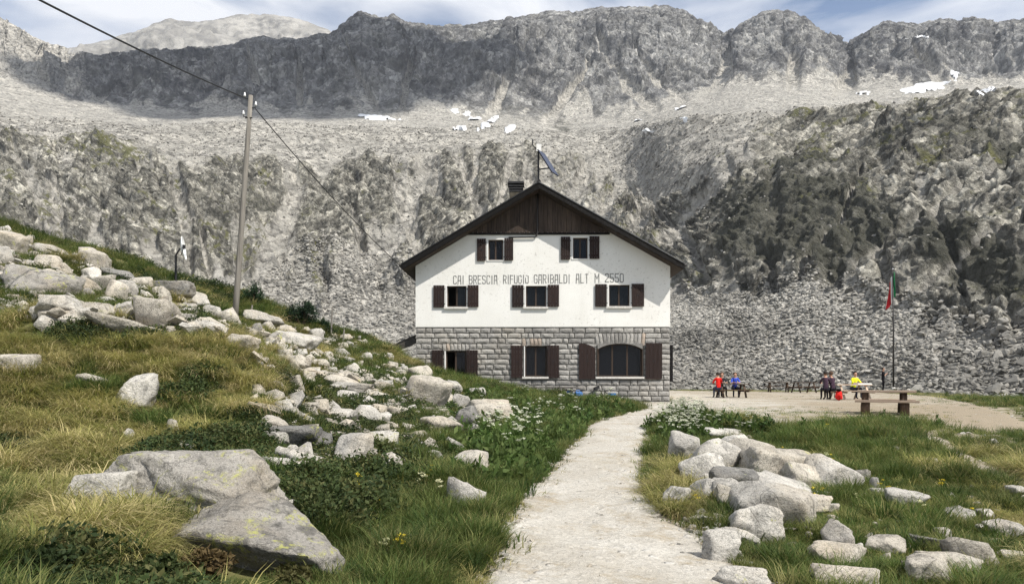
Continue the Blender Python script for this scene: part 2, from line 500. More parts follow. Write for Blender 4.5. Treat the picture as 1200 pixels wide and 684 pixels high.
def woodmat(name, a, b, sx=(9, 9, 0.6), rough=0.8):
    t = NT(name)
    o = t.pos(True)
    n = t.noise(2.0, 6, 0.65, t.mapping(o, sx), 0.4)
    c = t.mix(t.ramp(n, 0.3, 0.7), a, b)
    c = t.scalecol(c, t.ramp(t.rand(), 0, 1, 0.7, 1.3))
    M[name] = t.finish(c, rough, t.bump(n, 0.4, 0.01), 0.2)
woodmat('gable_wood', (0.022, 0.017, 0.014), (0.10, 0.072, 0.055))
woodmat('dark_board', (0.007, 0.0065, 0.006), (0.016, 0.0145, 0.0135), rough=.98)
woodmat('shutter_paint', (0.019, 0.011, 0.0095), (0.030, 0.018, 0.015), (5, 5, 0.8), 0.7)
woodmat('frame_wood', (0.035, 0.024, 0.018), (0.065, 0.045, 0.033))
woodmat('pole_wood', (0.12, 0.11, 0.095), (0.26, 0.24, 0.21), (6, 6, 0.35), 0.9)
woodmat('bench_wood', (0.30, 0.225, 0.165), (0.50, 0.39, 0.30), (0.6, 8, 8), 0.8)
woodmat('table_wood', (0.035, 0.022, 0.014), (0.09, 0.058, 0.038), (0.8, 8, 8), 0.8)
woodmat('log_wood', (0.05, 0.033, 0.022), (0.14, 0.09, 0.06), (5, 5, 1.2), 0.9)
woodmat('grey_plank', (0.05, 0.045, 0.04), (0.12, 0.108, 0.095), (0.6, 8, 8), 0.9)
plain('sill_stone', (0.55, 0.53, 0.49), 0.85, 0.2)
plain('white_paint', (0.72, 0.71, 0.68), 0.7, 0.3, 0, 0.08)
plain('iron', (0.012, 0.012, 0.013), 0.5, 0.4)
plain('zinc', (0.12, 0.12, 0.12), 0.6, 0.4, 0.4)
plain('pipe_dark', (0.03, 0.027, 0.025), 0.5, 0.4)
plain('roof_sheet', (0.03, 0.028, 0.027), 0.7, 0.2)
plain('letter_paint', (0.19, 0.19, 0.182), 0.9, 0.1, 0, 0.5, 5)
plain('chimney_wall', (0.075, 0.066, 0.05), 0.95, 0.1, 0, 0.4, 5)
plain('chimney_cap', (0.03, 0.029, 0.03), 0.7, 0.3)
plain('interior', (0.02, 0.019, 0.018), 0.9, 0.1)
plain('curtain', (0.10, 0.115, 0.15), 0.9, 0.1, 0, 0.2, 20)
plain('steel', (0.45, 0.45, 0.46), 0.4, 0.5, 0.8)
plain('dish_white', (0.75, 0.75, 0.74), 0.5, 0.4, 0, 0.05)
plain('solar', (0.018, 0.022, 0.045), 0.25, 0.6)
plain('snow', (0.74, 0.75, 0.76), 0.95, 0.05, 0, 0.12, 0.25)
plain('blue_plastic', (0.05, 0.16, 0.42), 0.5, 0.4)
plain('black_rubber', (0.012, 0.012, 0.012), 0.8, 0.2)
plain('bike_blue', (0.03, 0.14, 0.38), 0.35, 0.5)
plain('cloth_red', (0.55, 0.02, 0.015), 0.9, 0.1)
plain('cloth_blue', (0.04, 0.08, 0.45), 0.9, 0.1)
plain('cloth_dark', (0.022, 0.02, 0.026), 0.9, 0.1)
plain('cloth_plum', (0.05, 0.03, 0.045), 0.9, 0.1)
plain('cloth_black', (0.01, 0.01, 0.012), 0.9, 0.1)
plain('cloth_yellow', (0.75, 0.78, 0.03), 0.85, 0.1)
plain('cloth_navy', (0.03, 0.035, 0.06), 0.9, 0.1)
plain('skin', (0.45, 0.26, 0.18), 0.6, 0.3, 0, 0.08)
plain('hair_dark', (0.02, 0.014, 0.01), 0.7, 0.3)
plain('hair_brown', (0.07, 0.04, 0.022), 0.7, 0.3)
plain('eye_dark', (0.01, 0.008, 0.008), 0.4, 0.4)
plain('lip', (0.30, 0.11, 0.09), 0.6, 0.3)
plain('flag_green', (0.02, 0.20, 0.07), 0.85, 0.1, 0, 0.12)
plain('flag_white', (0.72, 0.72, 0.70), 0.85, 0.1, 0, 0.05)
plain('flag_red', (0.42, 0.02, 0.025), 0.85, 0.1, 0, 0.12)
plain('cloud_white', (0.8, 0.8, 0.8), 1.0, 0.0, 0, 0.02, 0.01)
plain('paper_white', (0.7, 0.7, 0.68), 0.8, 0.2, 0, 0.05)
def glass():
    t = NT('window_glass')
    d = t.add('ShaderNodeBsdfPrincipled')
    d.inputs['Base Color'].default_value = (0.006, 0.007, 0.009, 1); d.inputs['Roughness'].default_value = 0.04
    d.inputs['Specular IOR Level'].default_value = 0.22; d.inputs['Alpha'].default_value = 0.75
    nr = t.bump(t.noise(1.4, 2, 0.5, t.pos(True)), 0.08, 0.1); t.con(nr, d.inputs['Normal'])
    t.con(d.outputs[0], t.out.inputs[0]); M['glass'] = t.m
glass()
leafmat('grass_green', [(0.035, 0.065, 0.014), (0.07, 0.11, 0.024), (0.13, 0.16, 0.042), (0.22, 0.21, 0.08)], 0.4)
leafmat('grass_yellow', [(0.11, 0.13, 0.03), (0.22, 0.22, 0.06), (0.35, 0.315, 0.115), (0.47, 0.40, 0.20)], 0.35, 0.25)
leafmat('grass_straw', [(0.40, 0.33, 0.16), (0.52, 0.43, 0.23), (0.33, 0.29, 0.12)], 0.3)
leafmat('heath_leaf', [(0.02, 0.036, 0.011), (0.035, 0.056, 0.016), (0.06, 0.08, 0.024), (0.10, 0.10, 0.036)], 0.25)
leafmat('broad_leaf', [(0.045, 0.085, 0.02), (0.08, 0.125, 0.03), (0.125, 0.165, 0.05)], 0.4)
leafmat('alpenrose_leaf', [(0.02, 0.035, 0.010), (0.04, 0.055, 0.014), (0.085, 0.07, 0.025), (0.12, 0.08, 0.035)], 0.2)
leafmat('pine_leaf', [(0.012, 0.028, 0.012), (0.02, 0.045, 0.016), (0.03, 0.055, 0.02)], 0.15, 1.5)
leafmat('umbel_white', [(0.55, 0.57, 0.42), (0.66, 0.66, 0.55)], 0.3)
leafmat('flower_yellow', [(0.55, 0.42, 0.03), (0.60, 0.50, 0.05)], 0.3)
leafmat('flower_pale', [(0.55, 0.56, 0.30), (0.62, 0.60, 0.38)], 0.3)
leafmat('twig', [(0.07, 0.05, 0.03), (0.10, 0.07, 0.045)], 0.0)
# ------------------------------------------------------------------ near ground: heights through survey points
_pp = [(500,684,5.8),(300,684,5),(0,684,4.2),(-200,684,3.9),(300,600,6.8),(100,600,6.2),(0,560,7.4),(450,600,7.6),(560,560,10.5),
 (400,530,10),(200,520,9),(0,480,10),(150,465,11.5),(330,490,13),(480,500,15),(600,500,18.5),(680,485,24),(640,465,31),(700,470,35),
 (785,471,36),(600,455,35),(540,447,35),(490,432,35.2),(560,480,21),(480,450,25),(400,440,22),(300,440,18),(200,400,15),(100,395,14.5),
 (0,390,13),(-150,380,13),(250,440,13.5),(180,370,19),(0,340,19),(280,378,27),(350,380,30),(420,395,33),(460,412,35),(210,345,26),
 (100,295,29),(0,264,30),(-150,230,30),(1000,560,11.5),(1150,560,11.5),(1100,640,8),(900,640,7.5),(1180,684,6.8),(1200,600,9.5),
 (870,520,15),(820,600,8.5),(1200,530,15.5),(1050,510,15.6)]
_ctl = [tuple(P(*q)) for q in _pp] + [
 (0.8,2,0),(0.8,6,0),(0.8,8.5,.1),(1.3,12.2,.2),(2.6,19.4,.35),(4,22.5,.42),(5.5,26,.45),
 (8,30,.47),(8.5,36,.47),(14,30,.47),(20,30,.47),(12,45,.47),(20,45,.47),(30,45,.47),(15,62,.5),(30,62,.5),(5,62,.5),(9,19.5,.45),(12,23,.47),
 (-10,45,1.2),(-20,50,2.5),(-30,45,6),(-5,50,.6),(-40,40,10),(1,42,.8),(7,50,.5),(-2,57,.2),(-15,72,-2),(-40,72,0),(30,74,.3),(10,74,.2),
 (50,30,.5),(60,10,0),(50,60,1),(0,-8,-.3),(10,-8,-.9),(20,5,-.6),(30,15,0),(-10,0,.9),(-20,5,3),(-30,10,6),(-42,20,9),(-20,-8,2.5),(-42,-8,7),(60,-8,-1.5),(60,74,1.5),(-42,74,2)]
_ctl = np.array(_ctl, float)
def _tps_fit(c, lam=0.02):
    n = len(c); d = np.hypot(c[:, None, 0] - c[None, :, 0], c[:, None, 1] - c[None, :, 1])
    K = np.where(d > 0, d * d * np.log(np.maximum(d, 1e-9)), 0) + lam * np.eye(n)
    Pm = np.c_[np.ones(n), c[:, :2]]
    A = np.block([[K, Pm], [Pm.T, np.zeros((3, 3))]])
    return np.linalg.solve(A, np.r_[c[:, 2], 0, 0, 0])
_tw = _tps_fit(_ctl)
def _tps(x, y):
    x = np.asarray(x, float); y = np.asarray(y, float); sh = x.shape; x = x.ravel(); y = y.ravel()
    r = np.empty(len(x))
    for i in range(0, len(x), 20000):
        s = slice(i, i + 20000)
        d2 = (x[s, None] - _ctl[None, :, 0]) ** 2 + (y[s, None] - _ctl[None, :, 1]) ** 2
        r[s] = (0.5 * d2 * np.log(np.maximum(d2, 1e-12))) @ _tw[:-3] + _tw[-3] + _tw[-2] * x[s] + _tw[-1] * y[s]
    return r.reshape(sh)

# path edges and terrace outline in metres
PY = np.array([-8, 2, 6, 7, 8.5, 10, 12.2, 15, 19.4, 22, 24, 27, 30, 33])
PL = np.array([-.4, -.35, -.17, -.08, .07, .28, .75, 1.25, 1.95, 2.8, 3.5, 4.7, 5.5, 5.8])
PR = np.array([2.1, 2.15, 2.05, 1.85, 1.62, 1.64, 1.97, 2.5, 3.35, 4.2, 5.2, 6.9, 9, 10])
TERR = np.array([(5,29),(6.5,25.4),(6.4,21),(6.2,17.3),(7.4,18.3),(9,20.0),(10.7,20.6),(11.6,18.8),(13.5,20),(16,25),(20,34),(25,46),(27,59),(9,61),(7.9,52),(7.9,36.3),(5,35)], float)
def poly_sd(x, y, poly):
    """positive inside"""
    x = np.asarray(x, float); y = np.asarray(y, float)
    ins = np.zeros(x.shape, bool); dmin = np.full(x.shape, 1e9)
    n = len(poly)
    for i in range(n):
        ax, ay = poly[i]; bx, by = poly[(i + 1) % n]
        c = ((ay > y) != (by > y)) & (x < (bx - ax) * (y - ay) / (by - ay + 1e-12) + ax)
        ins ^= c
        t = np.clip(((x - ax) * (bx - ax) + (y - ay) * (by - ay)) / ((bx - ax) ** 2 + (by - ay) ** 2), 0, 1)
        dmin = np.minimum(dmin, np.hypot(x - ax - t * (bx - ax), y - ay - t * (by - ay)))
    return np.where(ins, dmin, -dmin)
def path_sd(x, y):
    l = np.interp(y, PY, PL); r = np.interp(y, PY, PR)
    return np.where(np.asarray(y) < 33, np.minimum(x - l, r - x), -5.0)
def trail_sd(x, y):
    """little side trail down on the right"""
    pts = np.array([(9.3, 17.5), (8.0, 14.0), (7.6, 12.2), (7.2, 10.6), (8.2, 9.6), (10, 9)], float)
    d = np.full(np.shape(x), 1e9)
    for (ax, ay), (bx, by) in zip(pts[:-1], pts[1:]):
        t = np.clip(((x - ax) * (bx - ax) + (y - ay) * (by - ay)) / ((bx - ax) ** 2 + (by - ay) ** 2), 0, 1)
        d = np.minimum(d, np.hypot(x - ax - t * (bx - ax), y - ay - t * (by - ay)))
    return 0.12 - d
def open_sd(x, y):
    return np.maximum(np.maximum(path_sd(x, y), poly_sd(x, y, TERR)), trail_sd(x, y))
def flat_mask(x, y):
    return sstep(-0.8, 0.3, open_sd(x, y))

def hgt_exact(x, y):
    x = np.asarray(x, float); y = np.asarray(y, float)
    b = _tps(x, y)
    fm = flat_mask(x, y)
    left = sstep(0.5, -4, x - 0.12 * y + 1.5) * sstep(-6, 6, y)
    n = 0.14 * fbm(x / 2.6, y / 2.6, 0.3, 3) + left * 0.28 * fbm(x / 3.7 + 40, y / 3.7, 1.7, 3)
    n = n + 0.085 * fbm(x / 0.8, y / 0.8, 4.1, 3)
    # tussock mounds of the grassy knoll
    for (mx, my, mr, mh) in MOUNDS:
        n = n + mh * np.exp(-((x - mx) ** 2 + (y - my) ** 2) / mr ** 2)
    return b + n * (1 - fm) + 0.012 * fbm(x / 0.5, y / 0.5, 2.2, 3) * fm
MOUNDS = []
_HG = None
_hx0, _hy0, _hs = -43.0, -9.0, 0.12
def hgt(x, y):
    """height of the near ground, read from a fine survey grid"""
    global _HG
    if _HG is None:
        gx_, gy_ = np.meshgrid(np.arange(_hx0, 61.5, _hs), np.arange(_hy0, 75.5, _hs))
        _HG = hgt_exact(gx_, gy_)
    x = np.asarray(x, float); y = np.asarray(y, float)
    u = np.clip((x - _hx0) / _hs, 0, _HG.shape[1] - 1.001); v = np.clip((y - _hy0) / _hs, 0, _HG.shape[0] - 1.001)
    i = u.astype(int); j = v.astype(int); a = u - i; b = v - j
    return (_HG[j, i] * (1 - a) + _HG[j, i + 1] * a) * (1 - b) + (_HG[j + 1, i] * (1 - a) + _HG[j + 1, i + 1] * a) * b
def ground_hit(px, py, y0=3.0, y1=70.0):
    """first point where the sight line through a photo pixel meets the near ground"""
    Ys = np.concatenate([np.arange(y0, 14, 0.05), np.arange(14, y1, 0.15)])
    X = (px - CXP) / FPX * Ys; Z = CAM[2] + (HOR - py) / FPX * Ys
    g = hgt(X, Ys)
    k = np.nonzero(Z <= g)[0]
    if len(k) == 0: return None
    i = k[0]
    return Vector((X[i], Ys[i], float(g[i])))
_mm = []
_m = [(255, 462, 26), (225, 432, 20), (120, 420, 18), (60, 400, 16), (30, 470, 14), (290, 470, 18)]
for (a, b, s) in _m:
    h = ground_hit(a, b)
    if h is not None: _mm.append((h.x, h.y + 0.5, 0.9 + s * 0.02, 0.30))

MOUNDS = _mm; _HG = None

def sheet(name, xs, ys, zf, mat, smooth=True):
    gx, gy = np.meshgrid(xs, ys)
    gz = zf(gx, gy)
    n, m = len(xs), len(ys)
    v = np.stack([gx, gy, gz], -1).reshape(-1, 3)
    i = np.arange(n * m).reshape(m, n)
    f = np.stack([i[:-1, :-1], i[:-1, 1:], i[1:, 1:], i[1:, :-1]], -1).reshape(-1, 4)
    me = np_mesh(name, v, f, smooth)
    return me, gx, gy, gz

xs = np.concatenate([np.arange(-42, -12, 0.3), np.arange(-12, 12, 0.14), np.arange(12, 60.1, 0.4)])
ys = np.concatenate([np.arange(-8, 3, 0.5), np.arange(3, 26, 0.14), np.arange(26, 74.1, 0.35)])
def gz0(x, y):
    return hgt(x, y) - 0.05 * sstep(0.05, 0.25, open_sd(x, y))
me, gx, gy, gz = sheet('ground', xs, ys, gz0, None)
_dirtc = np.zeros(gx.shape)
for (a, b, r, w) in [(11, 16, 2.6, .9), (9.5, 17.5, 1.6, .8), (8.6, 13.5, 1.1, .75), (13, 15, 3, .8), (6.5, 13.0, .8, .55), (14, 19, 4, 1), (20, 24, 6, .95), (26, 36, 6, .9), (20, 18, 6, .8), (7.2, 9.5, .8, .5), (2.6, 24, 1.2, .5)]:
    _dirtc = np.maximum(_dirtc, w * np.exp(-((gx - a) ** 2 + (gy - b) ** 2) / r ** 2))
_dirtc = np.maximum(_dirtc, 0.9 * sstep(-0.35, 0.1, open_sd(gx, gy)))
fattr(me, 'dirt', _dirtc)
ground = link('ground', me, M['ground']); tag(ground, kind='structure')

# gravel path, terrace and side trail: sheets that dive under the turf at their ragged edges
def strip(name, sdf, xs, ys, lift=0.03):
    gx, gy = np.meshgrid(xs, ys)
    sd = sdf(gx, gy) + 0.16 * fbm(gx / 0.5, gy / 0.5, 9.0, 3) + 0.05
    g = hgt(gx, gy)
    gz = g + np.clip(sd * 0.22, -0.16, lift) + 0.012 * fbm(gx / 0.22, gy / 0.22, 3.3, 3)
    keep = sd > -0.9
    n, m = len(xs), len(ys)
    i = np.arange(n * m).reshape(m, n)
    k = keep[:-1, :-1] & keep[:-1, 1:] & keep[1:, 1:] & keep[1:, :-1]
    f = np.stack([i[:-1, :-1], i[:-1, 1:], i[1:, 1:], i[1:, :-1]], -1)[k]
    used = np.unique(f); rm = np.full(n * m, -1); rm[used] = np.arange(len(used))
    v = np.stack([gx, gy, gz], -1).reshape(-1, 3)[used]
    o = link(name, np_mesh(name, v, rm[f], True), M['gravel' if name == 'path' else 'terrace_gravel'])
    return tag(o, kind='structure')
strip('path', path_sd, np.arange(-1.6, 11, 0.07), np.concatenate([np.arange(-8, 4, .3), np.arange(4, 14, 0.07), np.arange(14, 33.5, 0.15)]))
strip('terrace', lambda x, y: poly_sd(x, y, TERR), np.arange(-2.5, 33, 0.25), np.arange(15.5, 69, 0.25), 0.024)
strip('side_trail', trail_sd, np.arange(5.5, 11, 0.08), np.arange(8, 18.5, 0.08), 0.02)

# ------------------------------------------------------------------ mountain sheet
def curve(px, pts):
    """interpolate (px -> values) linearly"""
    a = np.array(sorted(pts), float)
    return [np.interp(px, a[:, 0], a[:, k]) for k in range(1, a.shape[1])]
PXC = np.concatenate([np.linspace(-420, -60, 70, endpoint=False), np.linspace(-60, 1260, 940, endpoint=False), np.linspace(1260, 1750, 90)])
def zof(y, Y): return CAM[2] + (HOR - y) / FPX * Y
RIDGE = [(-420,-40,1150),(-200,-40,1120),(-60,-12,1080),(0,22,1060),(25,42,1060),(52,60,1080),(85,68,1090),(110,74,1080),(150,66,1080),(200,60,1080),(240,56,1080),(270,54,1085),(300,44,1090),(330,45,1100),(350,46,1110),(385,41,1120),(405,26,1130),(420,14,1130),
 (432,18,1130),(445,22,1135),(460,19,1140),(480,27,1150),(505,33,1150),(540,31,1155),(570,27,1160),(600,22,1160),(640,14,1160),(670,15,1165),(700,10,1170),(740,9,1180),(780,8,1180),(800,14,1180),(822,26,1190),(845,42,1200),(860,40,1190),(880,22,1170),(905,12,1150),(930,14,1150),
 (945,24,1150),(962,38,1160),(980,52,1170),(992,63,1180),(1003,61,1170),(1018,38,1140),(1035,26,1120),(1055,26,1120),(1075,29,1120),(1100,22,1110),(1122,24,1110),(1140,19,1110),(1160,33,1110),(1180,26,1110),(1200,24,1110),(1260,20,1110),(1400,30,1110),(1750,10,1110)]
LINES = []
def smcol(v, w=26):
    """even out kinks from column to column (columns are 1.4 px apart in view)"""
    k = np.hanning(2 * w + 1); k /= k.sum()
    return np.convolve(np.pad(v, w, 'edge'), k, 'valid')
def fY(pts):
    return [smcol(c) for c in curve(PXC, pts)]
y0b, Y0b = fY([(-420,480,110),(300,478,120),(480,474,110),(640,468,90),(780,459,72),(900,459,69),(1000,461,61),(1100,466,49),(1200,472,41),(1300,476,36),(1400,480,33),(1750,490,27)])
LINES.append((zof(y0b, Y0b) - 6, Y0b - 12))
LINES.append((zof(y0b, Y0b) - np.interp(PXC, [-420, 300, 600, 700], [3, 3, 1.5, 0.6]), Y0b))
y, Y = fY([(-420,330,150),(0,325,150),(200,320,160),(300,335,165),(350,290,195),(400,280,205),(440,310,195),(480,312,190),(560,300,200),(650,300,205),(780,335,128),(850,347,104),(900,342,98),(950,332,92),(1000,338,85),(1050,352,77),(1100,370,69),(1150,386,62),(1200,394,57),(1400,400,48),(1750,400,42)])
LINES.append((zof(y, Y), Y))
y, Y = fY([(-420,110,215),(0,170,225),(200,195,225),(400,192,250),(500,178,265),(640,174,280),(720,205,275),(780,250,200),(830,216,160),(870,196,140),(950,190,133),(1030,202,122),(1100,212,105),(1200,190,95),(1400,140,92),(1750,100,90)])
LINES.append((zof(y, Y), Y))
YW = LINES[3][1]                                                             # distance of the wall tops
rgt = sstep(760, 900, PXC)
y, _ = fY([(-420,60,0),(0,152,0),(200,166,0),(400,164,0),(640,162,0),(780,192,0),(870,166,0),(1000,150,0),(1100,140,0),(1200,132,0),(1400,100,0),(1750,60,0)])
Y = YW * (1.13 + .20 * rgt); LINES.append((zof(y, Y), Y))
y, _ = fY([(-420,0,0),(-100,115,0),(0,140,0),(200,144,0),(400,143,0),(600,146,0),(700,151,0),(800,135,0),(900,127,0),(1000,121,0),(1100,121,0),(1200,122,0),(1400,90,0),(1750,60,0)])
Y = YW * (1.32 + .42 * rgt); LINES.append((zof(y, Y), Y))
LINES.append((zof(y, Y) - 14, Y + 55))
y, Y = fY([(-420,-20,640),(-100,85,630),(0,105,630),(60,120,640),(200,138,650),(400,139,670),(520,138,680),(600,140,690),(680,149,695),(750,140,690),(850,108,690),(950,102,690),(1000,108,690),(1100,104,670),(1200,107,650),(1400,75,640),(1750,50,640)])
LINES.append((zof(y, Y), Y))
y, Y = curve(PXC, RIDGE); Y = smcol(Y, 40) * 0.80
y = y + 2.2 * fbm(PXC / 13, 0.5, 0.7, 2) + 1.0 * fbm(PXC / 5, 2.5, 0.7, 2)
LINES.append((zof(y, Y), Y))
LINES.append((zof(y, Y) - 110, Y + 150))
CNT = [8, 150, 200, 80, 60, 14, 24, 210, 16]
Lz = np.array([l[0] for l in LINES]); Ly = np.array([l[1] for l in LINES])
T = np.concatenate([k + np.arange(c) / c for k, c in enumerate(CNT)] + [[len(CNT)]])
def rowint(L):
    k = np.minimum(T.astype(int), len(CNT) - 1); f = (T - k)[:, None]
    return L[k] * (1 - f) + L[k + 1] * f
def soften(a, w, keep_from):
    """moving average along the rows, leaving the crest rows alone"""
    c = np.cumsum(np.pad(a, ((w, w), (0, 0)), 'edge'), axis=0)
    s = (c[2 * w:] - c[:-2 * w]) / (2 * w)
    s = s[:len(a)]
    wt = np.clip((keep_from - np.arange(len(a))) / 25.0, 0, 1)[:, None]
    return a * (1 - wt) + s * wt
crest_row = sum(CNT[:8])
Zb = soften(rowint(Lz), 12, crest_row - 14); Yb = soften(rowint(Ly), 12, crest_row - 14)
PX2 = np.broadcast_to(PXC[None, :], Zb.shape)
Xb = (PX2 - CXP) / FPX * Yb
T2 = np.broadcast_to(T[:, None], Zb.shape)
SY = HOR - (Zb - CAM[2]) / Yb * FPX          # height of each point as surveyed from the path
def nrm(X, Y, Z):
    du = np.stack([np.gradient(a, axis=1) for a in (X, Y, Z)], -1); dv = np.stack([np.gradient(a, axis=0) for a in (X, Y, Z)], -1)
    n = np.cross(du, dv); n /= np.linalg.norm(n, axis=-1)[..., None] + 1e-9
    return n
N = nrm(Xb, Yb, Zb)
# zones
jag = np.interp(PXC, np.arange(-420, 1760, 14), np.random.default_rng(8).normal(0, .16, len(np.arange(-420, 1760, 14))))[None, :]
cone = .34 * np.abs(((PXC / 74.0) % 1.0) - .5)[None, :] - .08
Tw = T2 + (jag + cone) * (T2 < 2.6)
zc = sstep(1.85, 2.0, Tw) * (1 - sstep(2.85, 3.2, T2 + jag))                 # rock walls of the first step
zs = sstep(2.9, 3.3, T2 + jag) * (1 - sstep(6.85, 7.15, T2))                 # moraine shelf
zr = sstep(6.9, 7.15, T2)                                                    # summit ridge
zt = sstep(0.9, 1.1, T2) * (1 - sstep(1.85, 2.0, Tw))                        # talus
left = 1 - sstep(300, 420, PX2); right = sstep(760, 860, PX2); mid = (1 - left) * (1 - right)
upR = right * sstep(2.9, 3.1, T2) * (1 - sstep(4.3, 4.9, T2)) * sstep(820, 950, PX2)
upL = (1 - sstep(80, 260, PX2)) * sstep(2.9, 3.1, T2) * (1 - sstep(3.45, 3.9, T2))
# relief
def up4(a, shp):
    """bring a field computed on every fourth row and column back to full size"""
    r = np.minimum(np.arange(shp[0]) / 4.0, a.shape[0] - 1.001); c = np.minimum(np.arange(shp[1]) / 4.0, a.shape[1] - 1.001)
    i = r.astype(int); j = c.astype(int); f = (r - i)[:, None]; g = (c - j)[None, :]
    return (a[i][:, j] * (1 - g) + a[i][:, j + 1] * g) * (1 - f) + (a[i + 1][:, j] * (1 - g) + a[i + 1][:, j + 1] * g) * f
def lo(fn, args, *k, **kw):
    shp = np.broadcast(*args).shape
    q = [np.broadcast_to(x, shp)[::4, ::4] for x in args]
    return up4(fn(*q, *k, **kw), shp)
def s3(s, ox=0): return (Xb / s + ox, Yb / s, Zb / s)
wx = 9 * lo(fbm, s3(45, 3), 3); wz = 9 * lo(fbm, s3(45, 13), 3)
def w3(s, ox=0): return ((Xb + wx) / s + ox, Yb / s, (Zb + wz) / s)
rib = ridged(PX2 / 75 + 0.35 * T2 + 0.4 * lo(fbm, (PX2 / 50, T2 * 3, .5), 3), T2 * 1.1, 1.0, 3, 0.5)
ribR = ridged(PX2 / 85 - 0.4 * T2 + 0.5 * lo(fbm, (PX2 / 70, T2 * 3.0, 3.3), 3), T2 * 1.6, 7.0, 3, 0.5)
big = fbm(*w3(36), 5, 0.5); med = ridged(*w3(15, 9), 4, 0.5); sml = ridged(*s3(4.2, 5), 3, 0.55); tny = fbm(*s3(1.5, 7), 2, .6)
# slanting slab bands (dipping to the right on the left flank, to the left on the right bluff)
dip = 0.62 - 1.37 * sstep(560, 700, PX2)
sc_ = (Zb + dip * Xb) / 9.0 + 1.1 * big
strata = np.abs((sc_ % 1.0) - 0.5) * 2
slab = (1 - sstep(0.0, 0.5, strata))
rk = 1 - 0.55 * right
D = zc * rk * (3.6 * big * (1 - .75 * left * sstep(2.5, 2.95, T2)) + (1.0 - .7 * right) * (rib - 0.6) + 1.8 * (med - 0.5) + 1.15 * (sml - .4) + 0.6 * tny - 1.7 * slab)
D += np.maximum(upR, 0) * (1.7 * big + 0.8 * (med - .5) + 0.5 * (sml - .4) + .25 * tny - 0.7 * slab)
D += zc * right * (.35 * (sml - .4) + .2 * tny)
D += upL * (1.0 * big + 1.2 * (med - .5) + 0.7 * (sml - .4) + .25 * tny - 1.6 * slab)
D += zs * (2.4 * big + 0.4 * (med - .5) + 0.25 * sml + .2 * tny)
D += zt * (0.8 * big + 0.2 * (med - .5) + 0.22 * (sml - .3) + .14 * tny) * sstep(1.05, 1.5, T2)
hug = lo(fbm, s3(120, 2), 4, 0.5); r2 = ridged(*w3(58, 4), 5, 0.5); r3 = ridged(*s3(11, 6), 4, 0.6)
dcr = 1 - 0.92 * sstep(7.62, 8.0, T2)
D += zr * sstep(9.0, 8.0, T2) * sstep(7.0, 7.35, T2) * (dcr * (8.0 * (ribR - 0.6) + 13 * hug + 8.0 * (r2 - .5)) + (3.6 - 2.2 * sstep(7.8, 8, T2)) * (r3 - .4))
# gullies on the walls fed by debris
gul = np.clip(lo(ridged, (PX2 / 70 + 0.5 * T2 + 3.0, T2 * 0.5, 5.0), 2) - 0.75, 0, 1)
gulm = sstep(0.25, 0.55, gul) * zc * (1 - right * 0.6)
D -= gulm * 2.5
CH = [([(700,45),(712,75),(735,100),(765,125)],3,10),([(690,70),(685,95),(660,120),(640,145)],3,8),([(745,60),(770,90),(800,115)],2,7),([(290,52),(292,75),(300,100)],2,5),([(345,70),(352,90),(352,120)],2,6),
 ([(620,60),(605,80),(590,110),(575,140)],2,7),([(858,58),(850,85),(830,110)],4,14),([(1000,66),(1000,85),(990,105)],5,14),([(1060,60),(1080,80),(1110,100)],4,8),([(925,60),(930,100)],3,8),([(470,50),(480,85),(470,125)],2,5),([(410,60),(420,95),(440,125)],2,5),
 ([(885,158),(850,200),(812,250),(785,290)],7,9),([(820,175),(780,222),(745,272)],5,9),([(762,172),(732,215),(702,262)],6,10),([(692,185),(674,230),(662,300)],7,14),([(600,185),(587,240),(572,300)],4,10),
 ([(500,168),(498,200),(472,250),(445,300)],5,16),([(330,165),(338,190),(345,230),(322,290),(315,340)],3,22),([(440,255),(445,300),(430,340)],5,36),([(22,188),(80,228),(140,266)],3,5),([(60,228),(112,262)],2,4),([(0,175),(50,205)],2,4),
 ([(1180,180),(1100,240),(1010,310),(960,342)],3,6),([(1010,205),(985,255),(940,330)],2,5),([(1200,250),(1120,300),(1060,345)],3,6),([(640,170),(640,300)],5,16),([(560,178),(552,230)],2,6),([(190,200),(230,260),(250,330)],2,5),([(850,200),(800,262)],3,6)]
wob = 5.0 * lo(fbm, (PX2 / 18, SY / 18, 2.5), 3)
chute = np.zeros(PX2.shape)
for pl, w0, w1 in CH:
    n_ = len(pl) - 1
    x0_, x1_ = min(p[0] for p in pl) - 60, max(p[0] for p in pl) + 60
    jj = np.nonzero((PXC > x0_) & (PXC < x1_))[0]; sl_ = slice(jj[0], jj[-1] + 1)
    qx = PX2[:, sl_] + wob[:, sl_] * .7; qy = SY[:, sl_]; ch = np.zeros(qx.shape)
    for k_ in range(n_):
        (ax, ay), (bx, by) = pl[k_], pl[k_ + 1]
        t_ = np.clip(((qx - ax) * (bx - ax) + (qy - ay) * (by - ay)) / ((bx - ax) ** 2 + (by - ay) ** 2), 0, 1)
        d_ = np.hypot(qx - ax - t_ * (bx - ax), qy - ay - t_ * (by - ay)); w_ = w0 + (w1 - w0) * (k_ + t_) / n_
        ch = np.maximum(ch, 1 - sstep(.45, 1.25, d_ / w_))
    chute[:, sl_] = np.maximum(chute[:, sl_], ch)
chute *= (zc + zr + upL + upR).clip(0, 1)
D = D * (1 - .55 * chute) - chute * np.where(T2 > 6, 5.0, 1.4)
Xm, Ym, Zm = (Xb + N[..., 0] * D, Yb + N[..., 1] * D, Zb + N[..., 2] * D)
N2 = nrm(Xm, Ym, Zm)
slope = N2[..., 2]
def blob(cx, cy_t, rx, rt):
    return np.exp(-(((PX2 - cx) / rx) ** 2 + ((T2 - cy_t) / rt) ** 2))
nz1 = lo(fbm, (PX2 / 40, T2 * 3, 2.0), 4)
